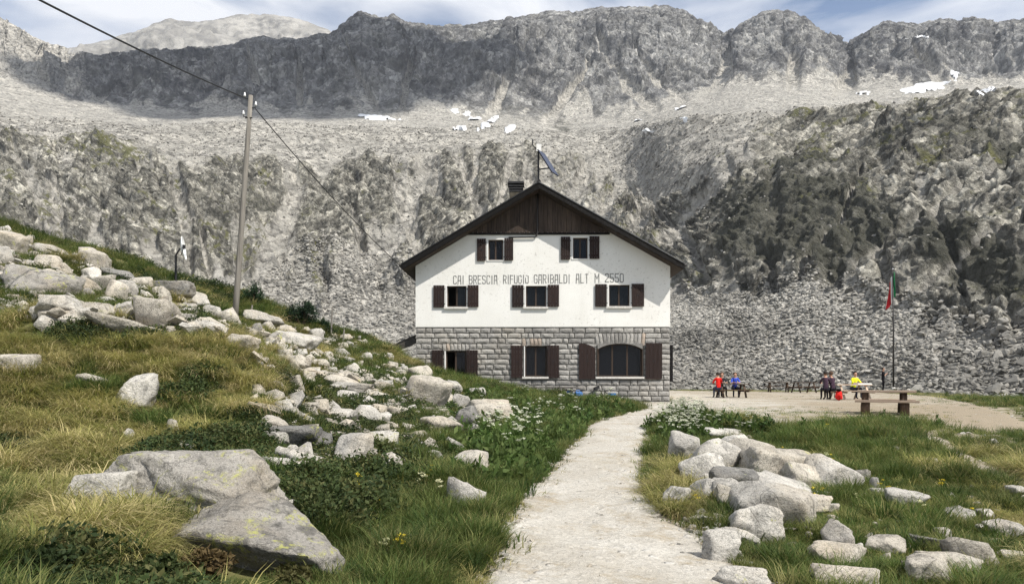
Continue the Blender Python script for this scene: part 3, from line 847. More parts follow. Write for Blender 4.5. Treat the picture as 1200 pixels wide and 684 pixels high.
def sb(cx, cy, rx_, ry_): return np.exp(-(((PX2 - cx) / rx_) ** 2 + ((SY - cy) / ry_) ** 2))
apron = zr * (1 - sstep(7.06, 7.24, T2 + .35 * jag + .12 * nz1 + .10 * (r2 - .5) + .10 * lo(fbm, (PX2 / 9, T2 * 22, 6.1), 3)))
apron = np.maximum(apron, zr * (1 - sstep(50, 120, PX2 + 40 * nz1)) * .9)
scree = np.clip(zt + zs * (1 - 0.9 * upR) * (1 - 0.8 * upL) + gulm * 0.9 + chute + apron, 0, 1)
fan = mid * sstep(590, 660, PX2) * (1 - sstep(800, 850, PX2)) * zc                            # big debris fans behind the roof
scree = np.clip(scree + 0.5 * fan * sstep(-0.3, 0.35, lo(fbm, (PX2 / 34 + 1.2 * T2, T2 * .8, 4.4), 3)), 0, 1)
cliff = zc
green = np.clip(zc * left * 0.40 + zc * mid * (1 - fan) * 0.30 + upL * 0.42 + upR * 0.36 + zc * right * 0.2 + fan * 0.46, 0, 1) * sstep(0.2, 0.6, slope + 0.25 * nz1) * (1 - chute)
green = np.clip(green + .3 * (sb(110, 180, 50, 10) + sb(155, 190, 40, 12) + sb(255, 292, 40, 22) + sb(350, 315, 22, 18) + .7 * sb(850, 190, 30, 20) + .7 * sb(760, 230, 30, 40) + .6 * sb(1150, 345, 60, 12)), 0, 1)
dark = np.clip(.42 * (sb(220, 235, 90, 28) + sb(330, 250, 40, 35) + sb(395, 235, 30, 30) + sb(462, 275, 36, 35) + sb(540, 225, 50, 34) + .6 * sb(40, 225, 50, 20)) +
   1.0 * (sb(900, 255, 95, 62) + sb(990, 270, 60, 50) + sb(1120, 290, 60, 46) + sb(1185, 330, 45, 40)) + .7 * (sb(1115, 160, 40, 14) + sb(1180, 172, 40, 20) + sb(1050, 172, 34, 14) + sb(960, 190, 40, 10)) + .6 * sb(660, 147, 30, 14), 0, 1)  # right bluff blobs: dark rock with cloud shade painted in
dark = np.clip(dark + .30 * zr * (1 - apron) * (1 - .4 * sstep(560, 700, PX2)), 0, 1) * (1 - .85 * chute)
dark = np.clip(dark + 0.5 * zt * sstep(770, 800, PX2) * (1 - sstep(860, 930, PX2 - 60 * (T2 - 1.5))), 0, 1)  # cloud shade painted as darker stone on the talus left of the slant
nc, nr_ = len(PXC), len(T)
idx = np.arange(nc * nr_).reshape(nr_, nc)
F = np.stack([idx[:-1, :-1], idx[:-1, 1:], idx[1:, 1:], idx[1:, :-1]], -1).reshape(-1, 4)
me = np_mesh('mountain', np.stack([Xm, Ym, Zm], -1).reshape(-1, 3), F, False)
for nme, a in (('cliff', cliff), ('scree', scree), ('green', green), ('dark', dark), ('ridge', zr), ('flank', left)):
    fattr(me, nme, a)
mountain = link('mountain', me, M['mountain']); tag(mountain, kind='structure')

# pale summit farther back on the left
fx = np.linspace(-150, 520, 330); ft = np.linspace(0, 1, 70)
fy, fYd = curve(fx, [(-150,75,1800),(0,72,1800),(60,62,1800),(90,54,1800),(130,46,1820),(160,38,1830),(180,26,1850),(200,23,1860),(225,27,1850),(250,24,1850),(275,18,1880),(325,18,1880),(355,26,1870),(385,36,1850),(420,56,1850),(520,80,1850)])
FX, FT = np.meshgrid(fx, ft)
fYd = fYd * 0.8; Yf = (1000 + (fYd[None, :] - 1000) * FT); zf1 = zof(fy, fYd)[None, :]; zf0 = zof(175, 1000)
Zf = zf0 + (zf1 - zf0) * FT ** 1.05
Xf = (FX - CXP) / FPX * Yf
Df = 26 * fbm(Xf / 190, Yf / 190, Zf / 190, 6, .52) + 9 * (ridged(Xf / 60, Yf / 60, Zf / 60, 4) - .5)
Df *= (1 - 0.75 * sstep(.85, 1, FT))
Zf2 = Zf + Df * .8; Yf2 = Yf - Df * .5
n, m = len(fx), len(ft); i = np.arange(n * m).reshape(m, n)
V = np.stack([Xf, Yf2, Zf2], -1)
back = V[-1].copy(); back[:, 1] += 250; back[:, 2] -= 160
V = np.concatenate([V, back[None]], 0); i = np.arange(n * (m + 1)).reshape(m + 1, n)
F = np.stack([i[:-1, :-1], i[:-1, 1:], i[1:, 1:], i[1:, :-1]], -1).reshape(-1, 4)
far = link('far_summit', np_mesh('far_summit', V.reshape(-1, 3), F, True), M['far_rock']); tag(far, kind='structure')

# old snow lying on the slopes: small sheets that follow the rock below
_scr_y = HOR - (Zm - CAM[2]) / Ym * FPX; _scr_x = CXP + Xm / Ym * FPX
def snow_patch(cx, cy, rx, ry, ang=0.0, seed=0):
    ca, sa = math.cos(ang), math.sin(ang)
    dx = _scr_x - cx; dy = _scr_y - cy
    u = (dx * ca + dy * sa) / rx; v = (-dx * sa + dy * ca) / ry
    d = 1 - np.sqrt(u * u + v * v) + 0.7 * fbm(_scr_x / max(4, rx * .6) + seed, _scr_y / max(2, ry * .8), seed * 1.7, 3)
    sel = d > -0.25
    sel &= (T2 > 6.98) | ((T2 > 3.9) & (T2 < 4.98))
    k = sel[:-1, :-1] & sel[:-1, 1:] & sel[1:, 1:] & sel[1:, :-1]
    f = np.stack([idx[:-1, :-1], idx[:-1, 1:], idx[1:, 1:], idx[1:, :-1]], -1)[k]
    if len(f) < 4: return
    used = np.unique(f); rm = np.full(nc * nr_, -1); rm[used] = np.arange(len(used))
    off = np.clip(d, -0.25, 0.35).reshape(-1)[used] * 4.0
    V = np.stack([Xm, Ym, Zm], -1).reshape(-1, 3)[used] + N2.reshape(-1, 3)[used] * off[:, None]
    o = link('snow_patch', np_mesh('snow_patch', V, rm[f], True), M['snow'])
    tag(o, kind='structure')
for q in [(440,138,24,2.6,.12),(534,130,5,2.4,0),(548,134,5,2.5,.1),(555,141,10,3,-.1),(572,145,13,3.4,-.6),(600,150,11,3.2,-.6),(540,152,7,1.6,0),
          (745,145,11,3.4,-.2),(800,128,9,3,0),(760,155,6,1.6,0),(803,142,6,1.8,0),(1080,104,27,5.5,-.2),(1118,87,6,4,.5),(1156,113,10,2.6,0),(1082,44,9,2.2,0),(1060,46,6,1.4,0),(728,80,4,2,0),(1012,110,8,1.6,0)]:
    snow_patch(*q[:4], q[4], seed=q[0] * .013)
# ------------------------------------------------------------------ the hut
HY = 36.0; SC = HY / FPX                       # metres per photo pixel on the facade plane
HX0 = (487 - CXP) * SC
def hx(px): return (px - 487) * SC            # local x along the facade
def hz(py): return CAM[2] + (HOR - py) * SC    # height (hut root stands at z = 0)
HW = hx(784.5); RX = hx(631); PEAK = hz(219.5); EAVE = hz(317)
hut = empty('mountain_hut', (HX0, HY, 0.0))
hut.rotation_euler = (0, 0, math.radians(-0.8))
tag(hut, 'three storey mountain hut with white plaster above a grey stone ground floor', 'building')
DEPTH = 13.0
EL = hx(474); ER = hx(796.5); EZ = hz(312.5)          # eave tips of the front gable
OV = 0.78                                          # front overhang
slL = (PEAK - EZ) / (RX - EL); slR = (PEAK - EZ) / (ER - RX)
def roofz(x): return PEAK - (RX - x) * slL if x < RX else PEAK - (x - RX) * slR
def under(x): return roofz(x) - 0.272

def clip_half(poly, f):
    out = []
    n = len(poly)
    for i in range(n):
        a, b = poly[i], poly[(i + 1) % n]; fa, fb = f(a), f(b)
        if fa >= 0: out.append(a)
        if (fa >= 0) != (fb >= 0):
            t = fa / (fa - fb); out.append((a[0] + (b[0] - a[0]) * t, a[1] + (b[1] - a[1]) * t))
    return out
def clip_roof(poly):
    p = clip_half(poly, lambda q: (PEAK - 0.272 - (RX - q[0]) * slL) - q[1])
    if len(p) < 3: return p
    return clip_half(p, lambda q: (PEAK - 0.272 - (q[0] - RX) * slR) - q[1])

WIN = [  # x0, x1, ytop, ybottom, shutters (x0,x1,top,bottom)x2, kind
 dict(r=(571.5, 590, 281, 305), sh=[(559, 569.5, 280, 306), (591, 601.5, 279.5, 305.5)], sill=False),
 dict(r=(670.5, 689, 279, 303.5), sh=[(657, 668, 278, 304.8), (690.5, 702, 277.5, 303.8)], sill=False),
 dict(r=(523, 547, 335, 359.5), sh=[(508, 521, 334.5, 360.2), (548, 561, 334.3, 359.8)], sill=True),
 dict(r=(615.5, 640.5, 335, 359.5), sh=[(600, 613.5, 334.3, 360), (641.5, 655, 334, 359.6)], sill=True),
 dict(r=(712.5, 738, 334, 359), sh=[(697, 710.5, 333.4, 359.6), (739.5, 754, 333, 359.4)], sill=True),
 dict(r=(521.5, 546.5, 411, 446), sh=[(506, 519.5, 410, 447), (547, 560, 410, 447.5)], sill=False),
 dict(r=(614.5, 641, 405.5, 441), sh=[(599, 612.5, 404.8, 442.5), (641.5, 655, 404.6, 442.5)], sill=True),
 dict(r=(700, 752.5, 402.5, 441), sh=[(678, 697.5, 402, 444), (755.5, 775, 402, 444)], sill=True, arch=True),
]
def wall_cells(mb, x0, x1, z0, z1, holes, ty, front=0.0):
    xsx = sorted({x0, x1} | {h[0] for h in holes} | {h[1] for h in holes} | {RX})
    zsz = sorted({z0, z1} | {h[2] for h in holes} | {h[3] for h in holes})
    xsx = [x for x in xsx if x0 <= x <= x1]; zsz = [z for z in zsz if z0 <= z <= z1]
    for a, b in zip(xsx[:-1], xsx[1:]):
        for c, d in zip(zsz[:-1], zsz[1:]):
            mx, mz = (a + b) / 2, (c + d) / 2
            if any(h[0] < mx < h[1] and h[2] < mz < h[3] for h in holes): continue
            p = clip_roof([(a, c), (b, c), (b, d), (a, d)])
            if len(p) >= 3:
                mb.poly_prism([(q[0], front, q[1]) for q in p], (0, ty, 0))
TH = 0.34
holes = [(hx(w['r'][0]), hx(w['r'][1]), hz(w['r'][3]), hz(w['r'][2])) for w in WIN]
PLANK_Z = hz(272)
mb = MB(); wall_cells(mb, 0, HW, hz(383), PLANK_Z, holes[:5], TH); mb.build('plaster_wall', M['plaster'], hut)
mb = MB(); wall_cells(mb, 0.03, HW - 0.03, -0.3, hz(383) - 0.004, holes[5:], TH - 0.03, 0.03); mb.build('stone_wall', M['mortar'], hut)
mb = MB(); wall_cells(mb, 0.02, HW - 0.02, PLANK_Z + 0.004, PEAK, [], TH - 0.05, 0.05); mb.build('gable_backing', M['dark_board'], hut)
# side and rear walls
mb = MB(); mb.box((0, TH + .003, -0.3), (0.3, DEPTH, under(0) - .003)); mb.build('side_wall', M['plaster'], hut)
mb = MB(); mb.box((HW - 0.3, TH + .003, -0.3), (HW, DEPTH, under(HW) - .003)); mb.build('side_wall', M['plaster'], hut)
mb = MB(); mb.poly_prism([(0.3, DEPTH - .3, -.3), (HW - .3, DEPTH - .3, -.3), (HW - .3, DEPTH - .3, under(HW - .3)), (RX, DEPTH - .3, PEAK - .31), (0.3, DEPTH - .3, under(.3))], (0, .3, 0)); mb.build('rear_wall', M['plaster'], hut)
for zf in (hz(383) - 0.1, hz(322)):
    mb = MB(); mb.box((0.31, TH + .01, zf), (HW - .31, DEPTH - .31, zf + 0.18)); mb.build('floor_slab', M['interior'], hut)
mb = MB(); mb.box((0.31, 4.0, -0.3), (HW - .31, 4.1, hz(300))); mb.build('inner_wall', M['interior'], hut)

# roof slabs
def slab_roof(name, xa, xb):
    mb = MB()
    za, zb = roofz(xa), roofz(xb)
    mb.poly_prism([(xa, -OV, za - .16), (xb, -OV, zb - .16), (xb, -OV, zb), (xa, -OV, za)], (0, DEPTH + OV + .5, 0))
    return mb.build(name, M['roof_sheet'], hut)
rl = slab_roof('roof_slope', EL, RX); rr = slab_roof('roof_slope', RX + .002, ER)
mb = MB(); mb.poly_prism([(EL + .03, -OV + .06, roofz(EL + .03) - .27), (RX, -OV + .06, PEAK - .27), (RX, -OV + .06, PEAK - .163), (EL + .03, -OV + .06, roofz(EL + .03) - .163)], (0, DEPTH + OV + .3, 0)); mb.build('soffit', M['gable_wood'], rl)
mb = MB(); mb.poly_prism([(RX + .002, -OV + .06, PEAK - .27), (ER - .03, -OV + .06, roofz(ER - .03) - .27), (ER - .03, -OV + .06, roofz(ER - .03) - .163), (RX + .002, -OV + .06, PEAK - .163)], (0, DEPTH + OV + .3, 0)); mb.build('soffit', M['gable_wood'], rr)
def barge(par, xa, xb, m):
    mb = MB(); za, zb = roofz(xa), roofz(xb)
    mb.poly_prism([(xa, -OV - .05, za - .25), (xb, -OV - .05, zb - .25), (xb, -OV - .05, zb + .02), (xa, -OV - .05, za + .02)], (0, .045, 0))
    mb.build('bargeboard', m, par)
    mb = MB()
    mb.poly_prism([(xa, -OV - .085, za), (xb, -OV - .085, zb), (xb, -OV - .085, zb + .045), (xa, -OV - .085, za + .045)], (0, .14, 0))
    mb.build('roof_edge_strip', M['zinc'] if xa > RX else M['iron'], par)
barge(rl, EL - .02, RX, M['dark_board']); barge(rr, RX + .003, ER + .02, M['dark_board'])
mb = MB(); mb.tube([(RX, -OV - .06, PEAK + .05), (RX, DEPTH, PEAK + .05)], .09, 8); mb.build('ridge_cap', M['roof_sheet'], hut)
# eaves gutters and corner downpipe
for xe in (EL - .06, ER + .06):
    mb = MB(); mb.tube([(xe, -OV - .02, EZ - .06), (xe, DEPTH + .3, EZ - .10)], .075, 8); mb.build('gutter', M['pipe_dark'], hut, True)
mb = MB(); mb.box((HW + .004, .05, hz(447)), (HW + .14, .16, hz(404))); mb.build('corner_board', M['dark_board'], hut)

# gable planks, one by one
n = 30; xa = hx(549); xb = hx(713); wv = (xb - xa) / n
for k in range(n):
    a = xa + k * wv + .006; b = a + wv - .012
    p = clip_roof([(a, PLANK_Z - .05), (b, PLANK_Z - .05), (b, PEAK), (RX, PEAK), (a, PEAK)] if a < RX < b else [(a, PLANK_Z - .05), (b, PLANK_Z - .05), (b, PEAK), (a, PEAK)])
    if len(p) < 3: continue
    mb = MB(); y = -.025 - random.random() * .018
    mb.poly_prism([(q[0], y, q[1]) for q in p], (0, .055, 0)); mb.build('plank', M['gable_wood'], hut)
mb = MB(); mb.box((hx(546), -.075, PLANK_Z - .14), (hx(714), -.002, PLANK_Z - .052)); mb.build('gable_beam', M['dark_board'], hut)
mb = MB(); mb.tube([(RX - .05, -.09, PEAK - .33), (RX - .05, -.09, hz(273)), (RX - .1, -.08, hz(277)), (RX - .18, -.07, hz(278.5)), (hx(596), -.07, hz(278.8))], .035, 8); mb.build('cable_conduit', M['pipe_dark'], hut, True)

# windows with their frames, panes, sills and shutters
def shutter(par, a, b, top, bot, side, arch=False):
    x0, x1, z1, z0 = hx(a), hx(b), hz(top), hz(bot)
    mb = MB(); nb = 4; w = (x1 - x0) / nb
    for k in range(nb):
        p, q = x0 + k * w + .004, x0 + (k + 1) * w - .004
        if arch:
            def tp(x):
                u = (x - x0) / (x1 - x0); u = 1 - u if side > 0 else u
                return z1 - 0.24 * u ** 2.2 if not arch == 'flat' else z1
            mb.poly_prism([(p, -.075, z0), (q, -.075, z0), (q, -.075, tp(q)), (p, -.075, tp(p))], (0, .035, 0))
        else:
            mb.box((p, -.075, z0), (q, -.04, z1))
    o = mb.build('shutter', M['shutter_paint'], par)
    for zz in ((z1 - .32) if arch else (z1 - .18), z0 + .16):
        mb = MB(); mb.box((x0 + .02, -.04, zz - .045), (x1 - .02, -.012, zz + .045)); mb.build('batten', M['shutter_paint'], o)
    hxp = x1 - .01 if side < 0 else x0 + .01
    for zz in (z1 - .18, z0 + .16):
        mb = MB(); mb.box((hxp - .05, -.092, zz - .02), (hxp + .05, -.076, zz + .02)); mb.build('hinge', M['iron'], o)
    mb = MB(); mb.box(((x0 + x1) / 2 - .07, -.088, (z0 + z1) / 2 - .015), ((x0 + x1) / 2 + .07, -.076, (z0 + z1) / 2 + .015)); mb.build('latch', M['iron'], o)
for wi, w in enumerate(WIN):
    a, b, t, bo = w['r']; x0, x1, z1, z0 = hx(a), hx(b), hz(t), hz(bo)
    root = link('window', None, None, hut); 
    fw = .055
    stone = wi >= 5
    yf = .16
    # jamb lining
    mb = MB(); lw = .045
    jm = -.018 if not stone else -.03
    mb.box((x0 - (lw if not stone else .02), jm, z0), (x0 + .03, .3, z1 - (.24 if w.get('arch') else 0))); mb.build('jamb', M['white_paint' if not w.get('arch') else 'frame_wood'], root)
    mb = MB(); mb.box((x1 - .02, jm + .03, z0), (x1 + .01, .3, z1 - (.24 if w.get('arch') else 0))); mb.build('jamb', M['white_paint' if not stone else 'frame_wood'], root)
    arch = w.get('arch')
    zs_ = z1 - .26 if arch else z1
    def top(x):
        if not arch: return z1
        u = (x - (x0 + x1) / 2) / ((x1 - x0) / 2); return zs_ + .26 * (1 - abs(u) ** 2.3)
    mb = MB()
    if arch:
        nn = 12
        for k in range(nn):
            p = x0 + (x1 - x0) * k / nn; q = x0 + (x1 - x0) * (k + 1) / nn
            mb.poly_prism([(p, yf, top(p) - fw), (q, yf, top(q) - fw), (q, yf, top(q)), (p, yf, top(p))], (0, .06, 0))
    else:
        mb.box((x0, yf, z1 - fw), (x1, yf + .06, z1))
    mb.box((x0, yf, z0), (x1, yf + .06, z0 + fw))
    mb.box((x0 + .03, yf + .001, z0 + fw), (x0 + .03 + fw, yf + .061, zs_ - fw * .2)); mb.box((x1 - .02 - fw, yf + .001, z0 + fw), (x1 - .02, yf + .061, zs_ - fw * .2))
    divs = [0.5] if not arch else [1 / 3, 2 / 3]
    for dv in divs:
        xm = x0 + (x1 - x0) * dv; mb.box((xm - .035, yf + .002, z0 + fw), (xm + .035, yf + .062, top(xm) - fw))
    mb.build('frame', M['frame_wood'], root)
    ed = [x0 + .03] + [x0 + (x1 - x0) * d for d in divs] + [x1 - .02]
    opened = wi == 2 or wi == 5
    for k in range(len(ed) - 1):
        p, q = ed[k], ed[k + 1]
        mb = MB()
        if opened and k == 0:
            mb.box((x0 + .05, yf + .07, z0 + fw), (x0 + .065, yf + .07 + (q - p), z1 - fw))       # sash swung inwards
        elif arch:
            for s_ in range(4):
                u0 = p + (q - p) * s_ / 4; u1 = p + (q - p) * (s_ + 1) / 4
                mb.poly_prism([(u0, yf + .025, z0 + fw), (u1, yf + .025, z0 + fw), (u1, yf + .025, top(u1) - fw), (u0, yf + .025, top(u0) - fw)], (0, .012, 0))
        else:
            mb.box((p, yf + .025, z0 + fw), (q, yf + .037, z1 - fw))
        mb.build('pane', M['glass'], root)
    if wi < 2:
        for (p, q) in ((x0 + .1, x0 + .22), (x1 - .3, x1 - .15)):
            mb = MB()
            for s_ in range(4):
                u = p + (q - p) * s_ / 4; mb.box((u, yf + .10 + .03 * (s_ % 2), z0 + .05), (u + (q - p) / 4, yf + .11 + .03 * (s_ % 2), z1 - .06))
            mb.build('curtain', M['curtain'], root)
    if wi == 4:
        for (p, q) in ((x0 + .15, x0 + .42), (x1 - .42, x1 - .12)):
            mb = MB(); mb.box((p, yf + .09, z0 + .32), (q, yf + .1, z0 + .42)); mb.build('window_shelf', M['curtain'], root)
    if w['sill']:
        mb = MB(); e = .10
        mb.box((x0 - e, -.10, z0 - .10), (x1 + e * .7, .2, z0 - .004)); mb.build('sill', M['sill_stone'], root)
    elif wi < 2:
        mb = MB(); mb.box((x0 - .04, -.03, z0 - .045), (x1 + .03, .2, z0 - .004)); mb.build('sill', M['white_paint'], root)
    for k, sh in enumerate(w['sh']):
        shutter(root, *sh, -1 if k == 0 else 1, ('curve' if k == 0 else 'flat') if arch else False)

# dressed stones, course by course
def block_mesh(seed):
    r = np.random.default_rng(seed)
    nx, nz = 5, 4
    v = []; f = []
    for j in range(nz):
        for i in range(nx):
            u, w = i / (nx - 1) - .5, j / (nz - 1) - .5
            edge = max(abs(u), abs(w)) * 2
            y = -.5 * (1 - .85 * edge ** 5) - .12 * r.random() * (edge < .99)
            v.append((u + (.03 * r.normal() if abs(u) == .5 else .05 * r.normal()) * .6, y, w + .05 * r.normal() * .8))
    for j in range(nz - 1):
        for i in range(nx - 1):
            k = j * nx + i; f.append((k, k + 1, k + nx + 1, k + nx))
    b = len(v)
    ring = [i for i in range(nx)] + [j * nx + nx - 1 for j in range(1, nz)] + [(nz - 1) * nx + i for i in range(nx - 2, -1, -1)] + [j * nx for j in range(nz - 2, 0, -1)]
    for k in ring: v.append((v[k][0], .5, v[k][2]))
    for q in range(len(ring)):
        q2 = (q + 1) % len(ring); f.append((ring[q2], ring[q], b + q, b + q2))
    me = bpy.data.meshes.new('stone_block'); me.from_pydata(v, [], f); me.materials.append(M['block_stone']); me.update()
    return me
BLK = [block_mesh(40 + k) for k in range(8)]
BLK2 = []
for b_ in BLK[:4]:
    c_ = b_.copy(); c_.materials.clear(); c_.materials.append(M['arch_stone']); BLK2.append(c_)
def put_block(xc, zc_, w, h, rot=0.0, warm=False):
    o = bpy.data.objects.new('stone_block', random.choice(BLK2 if warm else BLK)); COL.objects.link(o); o.parent = hut
    o.location = (xc, .012, zc_); o.scale = (w * random.choice((-1, 1)), .04 + .025 * random.random(), h)
    o.rotation_euler = (0, rot, 0)
def hole_span(z0, z1):
    """x intervals taken by windows, sills and lintel stones in a course"""
    sp = []
    for w in WIN[5:]:
        a, b, t, bo = w['r']; zt_, zb = hz(t), hz(bo)
        pad = .05
        if z1 > zb + .02 and z0 < zt_ - .02: sp.append((hx(a) - pad, hx(b) + pad))
        elif w['sill'] and z1 > zb - .10 and z0 < zb: sp.append((hx(a) - .11, hx(b) + .08))
        if z0 < zt_ + .27 and z1 > zt_ + .02: sp.append((hx(a) - .12, hx(b) + .12))
    return sp
ncr = 15; ch = (hz(384) - hz(476)) / ncr
for r_ in range(ncr):
    z0 = hz(476) + r_ * ch; z1 = z0 + ch
    x = 0.0; k = 0
    spans = sorted(hole_span(z0, z1))
    segs = []; cur = 0.0
    for (a, b) in spans:
        if a > cur: segs.append((cur, a))
        cur = max(cur, b)
    segs.append((cur, HW))
    for (a, b) in segs:
        L = b - a
        if L < .08: continue
        nb = max(1, round(L / random.uniform(.46, .56)))
        ws = np.array([random.uniform(.5, 1.5) for _ in range(nb)]); ws *= L / ws.sum()
        x = a
        for w in ws:
            put_block(x + w / 2, (z0 + z1) / 2 + random.uniform(-.006, .006), w - .04, ch - .042); x += w
for w in WIN[5:]:
    a, b, t, bo = w['r']; x0, x1, zt_ = hx(a) - .12, hx(b) + .12, hz(t)
    nv = 7 if not w.get('arch') else 13
    ww = (x1 - x0) / nv
    for k in range(nv):
        xc = x0 + (k + .5) * ww; u = (xc - (x0 + x1) / 2) / ((x1 - x0) / 2)
        drop = .12 * abs(u) ** 2.3 if w.get('arch') else 0
        ztop = hz(476) + math.ceil((zt_ + .27 - hz(476)) / ch) * ch - .02
        put_block(xc, (ztop + zt_ + .025 - drop) / 2, ww - .02, ztop - zt_ - .025 + drop, u * (.10 if not w.get('arch') else .14), abs(u) < .55 and not w.get('arch') and t < 408 or random.random() < .15)
# spandrels beside the arch
w = WIN[7]; a, b, t, bo = w['r']; x0, x1, z1 = hx(a), hx(b), hz(t)
mb = MB(); nn = 12
for k in range(nn):
    p = x0 + (x1 - x0) * k / nn; q = x0 + (x1 - x0) * (k + 1) / nn
    def tp(x):
        u = (x - (x0 + x1) / 2) / ((x1 - x0) / 2); return z1 - .26 + .26 * (1 - abs(u) ** 2.3)
    mb.poly_prism([(p, -.004, tp(p)), (q, -.004, tp(q)), (q, -.004, z1 + .01), (p, -.004, z1 + .01)], (0, .3, 0))
mb.build('arch_spandrel', M['block_stone'], hut)

# painted lettering, worn in places
STRK = {
 'A': [[(0,0),(.12,1),(.5,1.0)],[(.5,1),(.88,1),(1,0)],[(.06,.42),(.94,.42)]], 'B': [[(0,0),(0,1),(.8,1),(1,.85),(1,.65),(.8,.52),(0,.52)],[(.8,.52),(1,.38),(1,.15),(.8,0),(0,0)]],
 'C': [[(1,.8),(.85,1),(.15,1),(0,.85),(0,.15),(.15,0),(.85,0),(1,.2)]], 'D': [[(0,0),(0,1),(.75,1),(1,.8),(1,.2),(.75,0),(0,0)]],
 'E': [[(1,1),(0,1),(0,0),(1,0)],[(0,.52),(.8,.52)]], 'F': [[(1,1),(0,1),(0,0)],[(0,.52),(.8,.52)]],
 'G': [[(1,.8),(.85,1),(.15,1),(0,.85),(0,.15),(.15,0),(.85,0),(1,.15),(1,.48),(.55,.48)]], 'I': [[(.5,0),(.5,1)]],
 'L': [[(0,1),(0,0),(1,0)]], 'M': [[(0,0),(0,1),(.5,.45),(1,1),(1,0)]], 'O': [[(.15,0),(0,.15),(0,.85),(.15,1),(.85,1),(1,.85),(1,.15),(.85,0),(.15,0)]],
 'R': [[(0,0),(0,1),(.8,1),(1,.85),(1,.62),(.8,.48),(0,.48)],[(.5,.48),(1,0)]], 'S': [[(1,.82),(.85,1),(.15,1),(0,.85),(0,.65),(.15,.53),(.85,.47),(1,.35),(1,.15),(.85,0),(.15,0),(0,.18)]],
 'T': [[(0,1),(1,1)],[(.5,1),(.5,0)]], 'U': [[(0,1),(0,.15),(.15,0),(.85,0),(1,.15),(1,1)]],
 '2': [[(0,.8),(.15,1),(.85,1),(1,.85),(1,.62),(0,.12),(0,0),(1,0)]], '5': [[(1,1),(0,1),(0,.55),(.8,.55),(1,.42),(1,.15),(.85,0),(.15,0),(0,.18)]],
 '0': [[(.15,0),(0,.15),(0,.85),(.15,1),(.85,1),(1,.85),(1,.15),(.85,0),(.15,0)]],
}
def letters(word, pxa, pxb, pyt, pyb, wear):
    x0, x1 = hx(pxa), hx(pxb); z1, z0 = hz(pyt), hz(pyb); n = len(word)
    widths = [0.45 if c == 'I' else 1.0 for c in word]
    gap = .55; tot = sum(widths) + gap * (n - 1); u = (x1 - x0) / tot
    x = x0; th = .046
    for c, wd in zip(word, widths):
        if c == ' ': x += (wd + gap) * u; continue
        mb = MB()
        for st in STRK[c]:
            for (p, q) in zip(st[:-1], st[1:]):
                L = math.hypot((q[0] - p[0]) * u * wd, (q[1] - p[1]) * (z1 - z0)); k = max(1, int(L / .03))
                for s_ in range(k):
                    if random.random() < wear * .45: continue
                    t0, t1 = s_ / k - .1, (s_ + 1) / k + .1
                    A = Vector((x + (p[0] + (q[0] - p[0]) * t0) * u * wd, -.004 - .001 * random.random(), z0 + (p[1] + (q[1] - p[1]) * t0) * (z1 - z0)))
                    B = Vector((x + (p[0] + (q[0] - p[0]) * t1) * u * wd, A.y, z0 + (p[1] + (q[1] - p[1]) * t1) * (z1 - z0)))
                    d = (B - A); nn = Vector((-d.z, 0, d.x)).normalized() * th * random.uniform(.36, .5)
                    mb.poly_prism([A + nn, A - nn, B - nn, B + nn], (0, .0035, 0))
        if mb.f: mb.build('letter', M['letter_paint'], hut)
        x += (wd + gap) * u
for a_ in [('CAI', 531.5, 543.5, 323.5, 332.6, .10), ('BRESCIA', 550, 582.5, 323.2, 332.4, .08), ('RIFUGIO', 590, 619, 323, 332, .38),
           ('GARIBALDI', 626, 667.5, 322.4, 331.8, .10), ('ALT', 675, 689, 321.8, 331.6, .2), ('M', 697, 701.5, 321.6, 331.2, .08), ('2550', 709, 730, 321.2, 330.8, .03)]:
    letters(*a_)

# chimney
CXl, CXr = hx(596), hx(612); chz = roofz(CXl) - .3
ch_ = MB(); ch_.box((CXl, 3.0, chz), (CXr, 3.75, hz(222) + .62)); chim = ch_.build('chimney', M['chimney_wall'], hut)
zt_ = hz(222) + .62
for k in range(3):
    mb = MB(); e = .03 + .012 * k; mb.box((CXl - e, 3.0 - e, zt_ + .002 + k * .13), (CXr + e, 3.75 + e, zt_ + .06 + k * .13)); mb.build('chimney_louvre', M['chimney_cap'], chim)
mb = MB(); mb.box((CXl + .1, 3.1, zt_ + .004), (CXr - .1, 3.65, zt_ + .38)); mb.build('flue', M['iron'], chim)
mb = MB(); mb.poly_prism([(CXl - .1, 2.9, zt_ + .40), (CXr + .1, 2.9, zt_ + .40), (CXr + .06, 2.9, zt_ + .50), (CXl - .06, 2.9, zt_ + .50)], (0, .95, 0)); mb.build('chimney_lid', M['chimney_cap'], chim)

# mast with solar panel on the ridge
mx_ = RX - .02; my_ = -OV + .05
mast = link('mast', None, None, hut); mast.location = (mx_, my_, 0)
tz = PEAK
mb = MB(); mb.tube([(0, 0, tz - .25), (0, 0, tz + 1.75)], .042, 8); mb.build('mast_pole', M['iron'], mast)
mb = MB(); mb.box((-.09, -.1, tz + 1.42), (.13, .08, tz + 1.76)); mb.build('white_box', M['white_paint'], mast)
mb = MB(); mb.tube([(-.02, 0, tz + 1.5), (-.22, 0, tz + 1.68), (-.27, 0, tz + 1.78), (-.27, 0, tz + 2.0)], .03, 6); mb.tube([(.12, 0, tz + 1.62), (.28, 0, tz + 1.7), (.30, 0, tz + 1.78)], .014, 6); mb.build('antenna', M['iron'], mast)
pa = Vector((.06, -.12, tz + 1.40)); pb = Vector((.70, -.12, tz + .38))
mb = MB(); dn = Vector((.84, -.25, .5)).normalized()
wd = Vector((.42, .9, 0)).normalized(); dn = Vector((.75, -.55, .4)).normalized()
mb.poly_prism([pa - wd * .30, pb - wd * .30, pb + wd * .5, pa + wd * .5], dn * .05); pan = mb.build('solar_panel', M['solar'], mast)
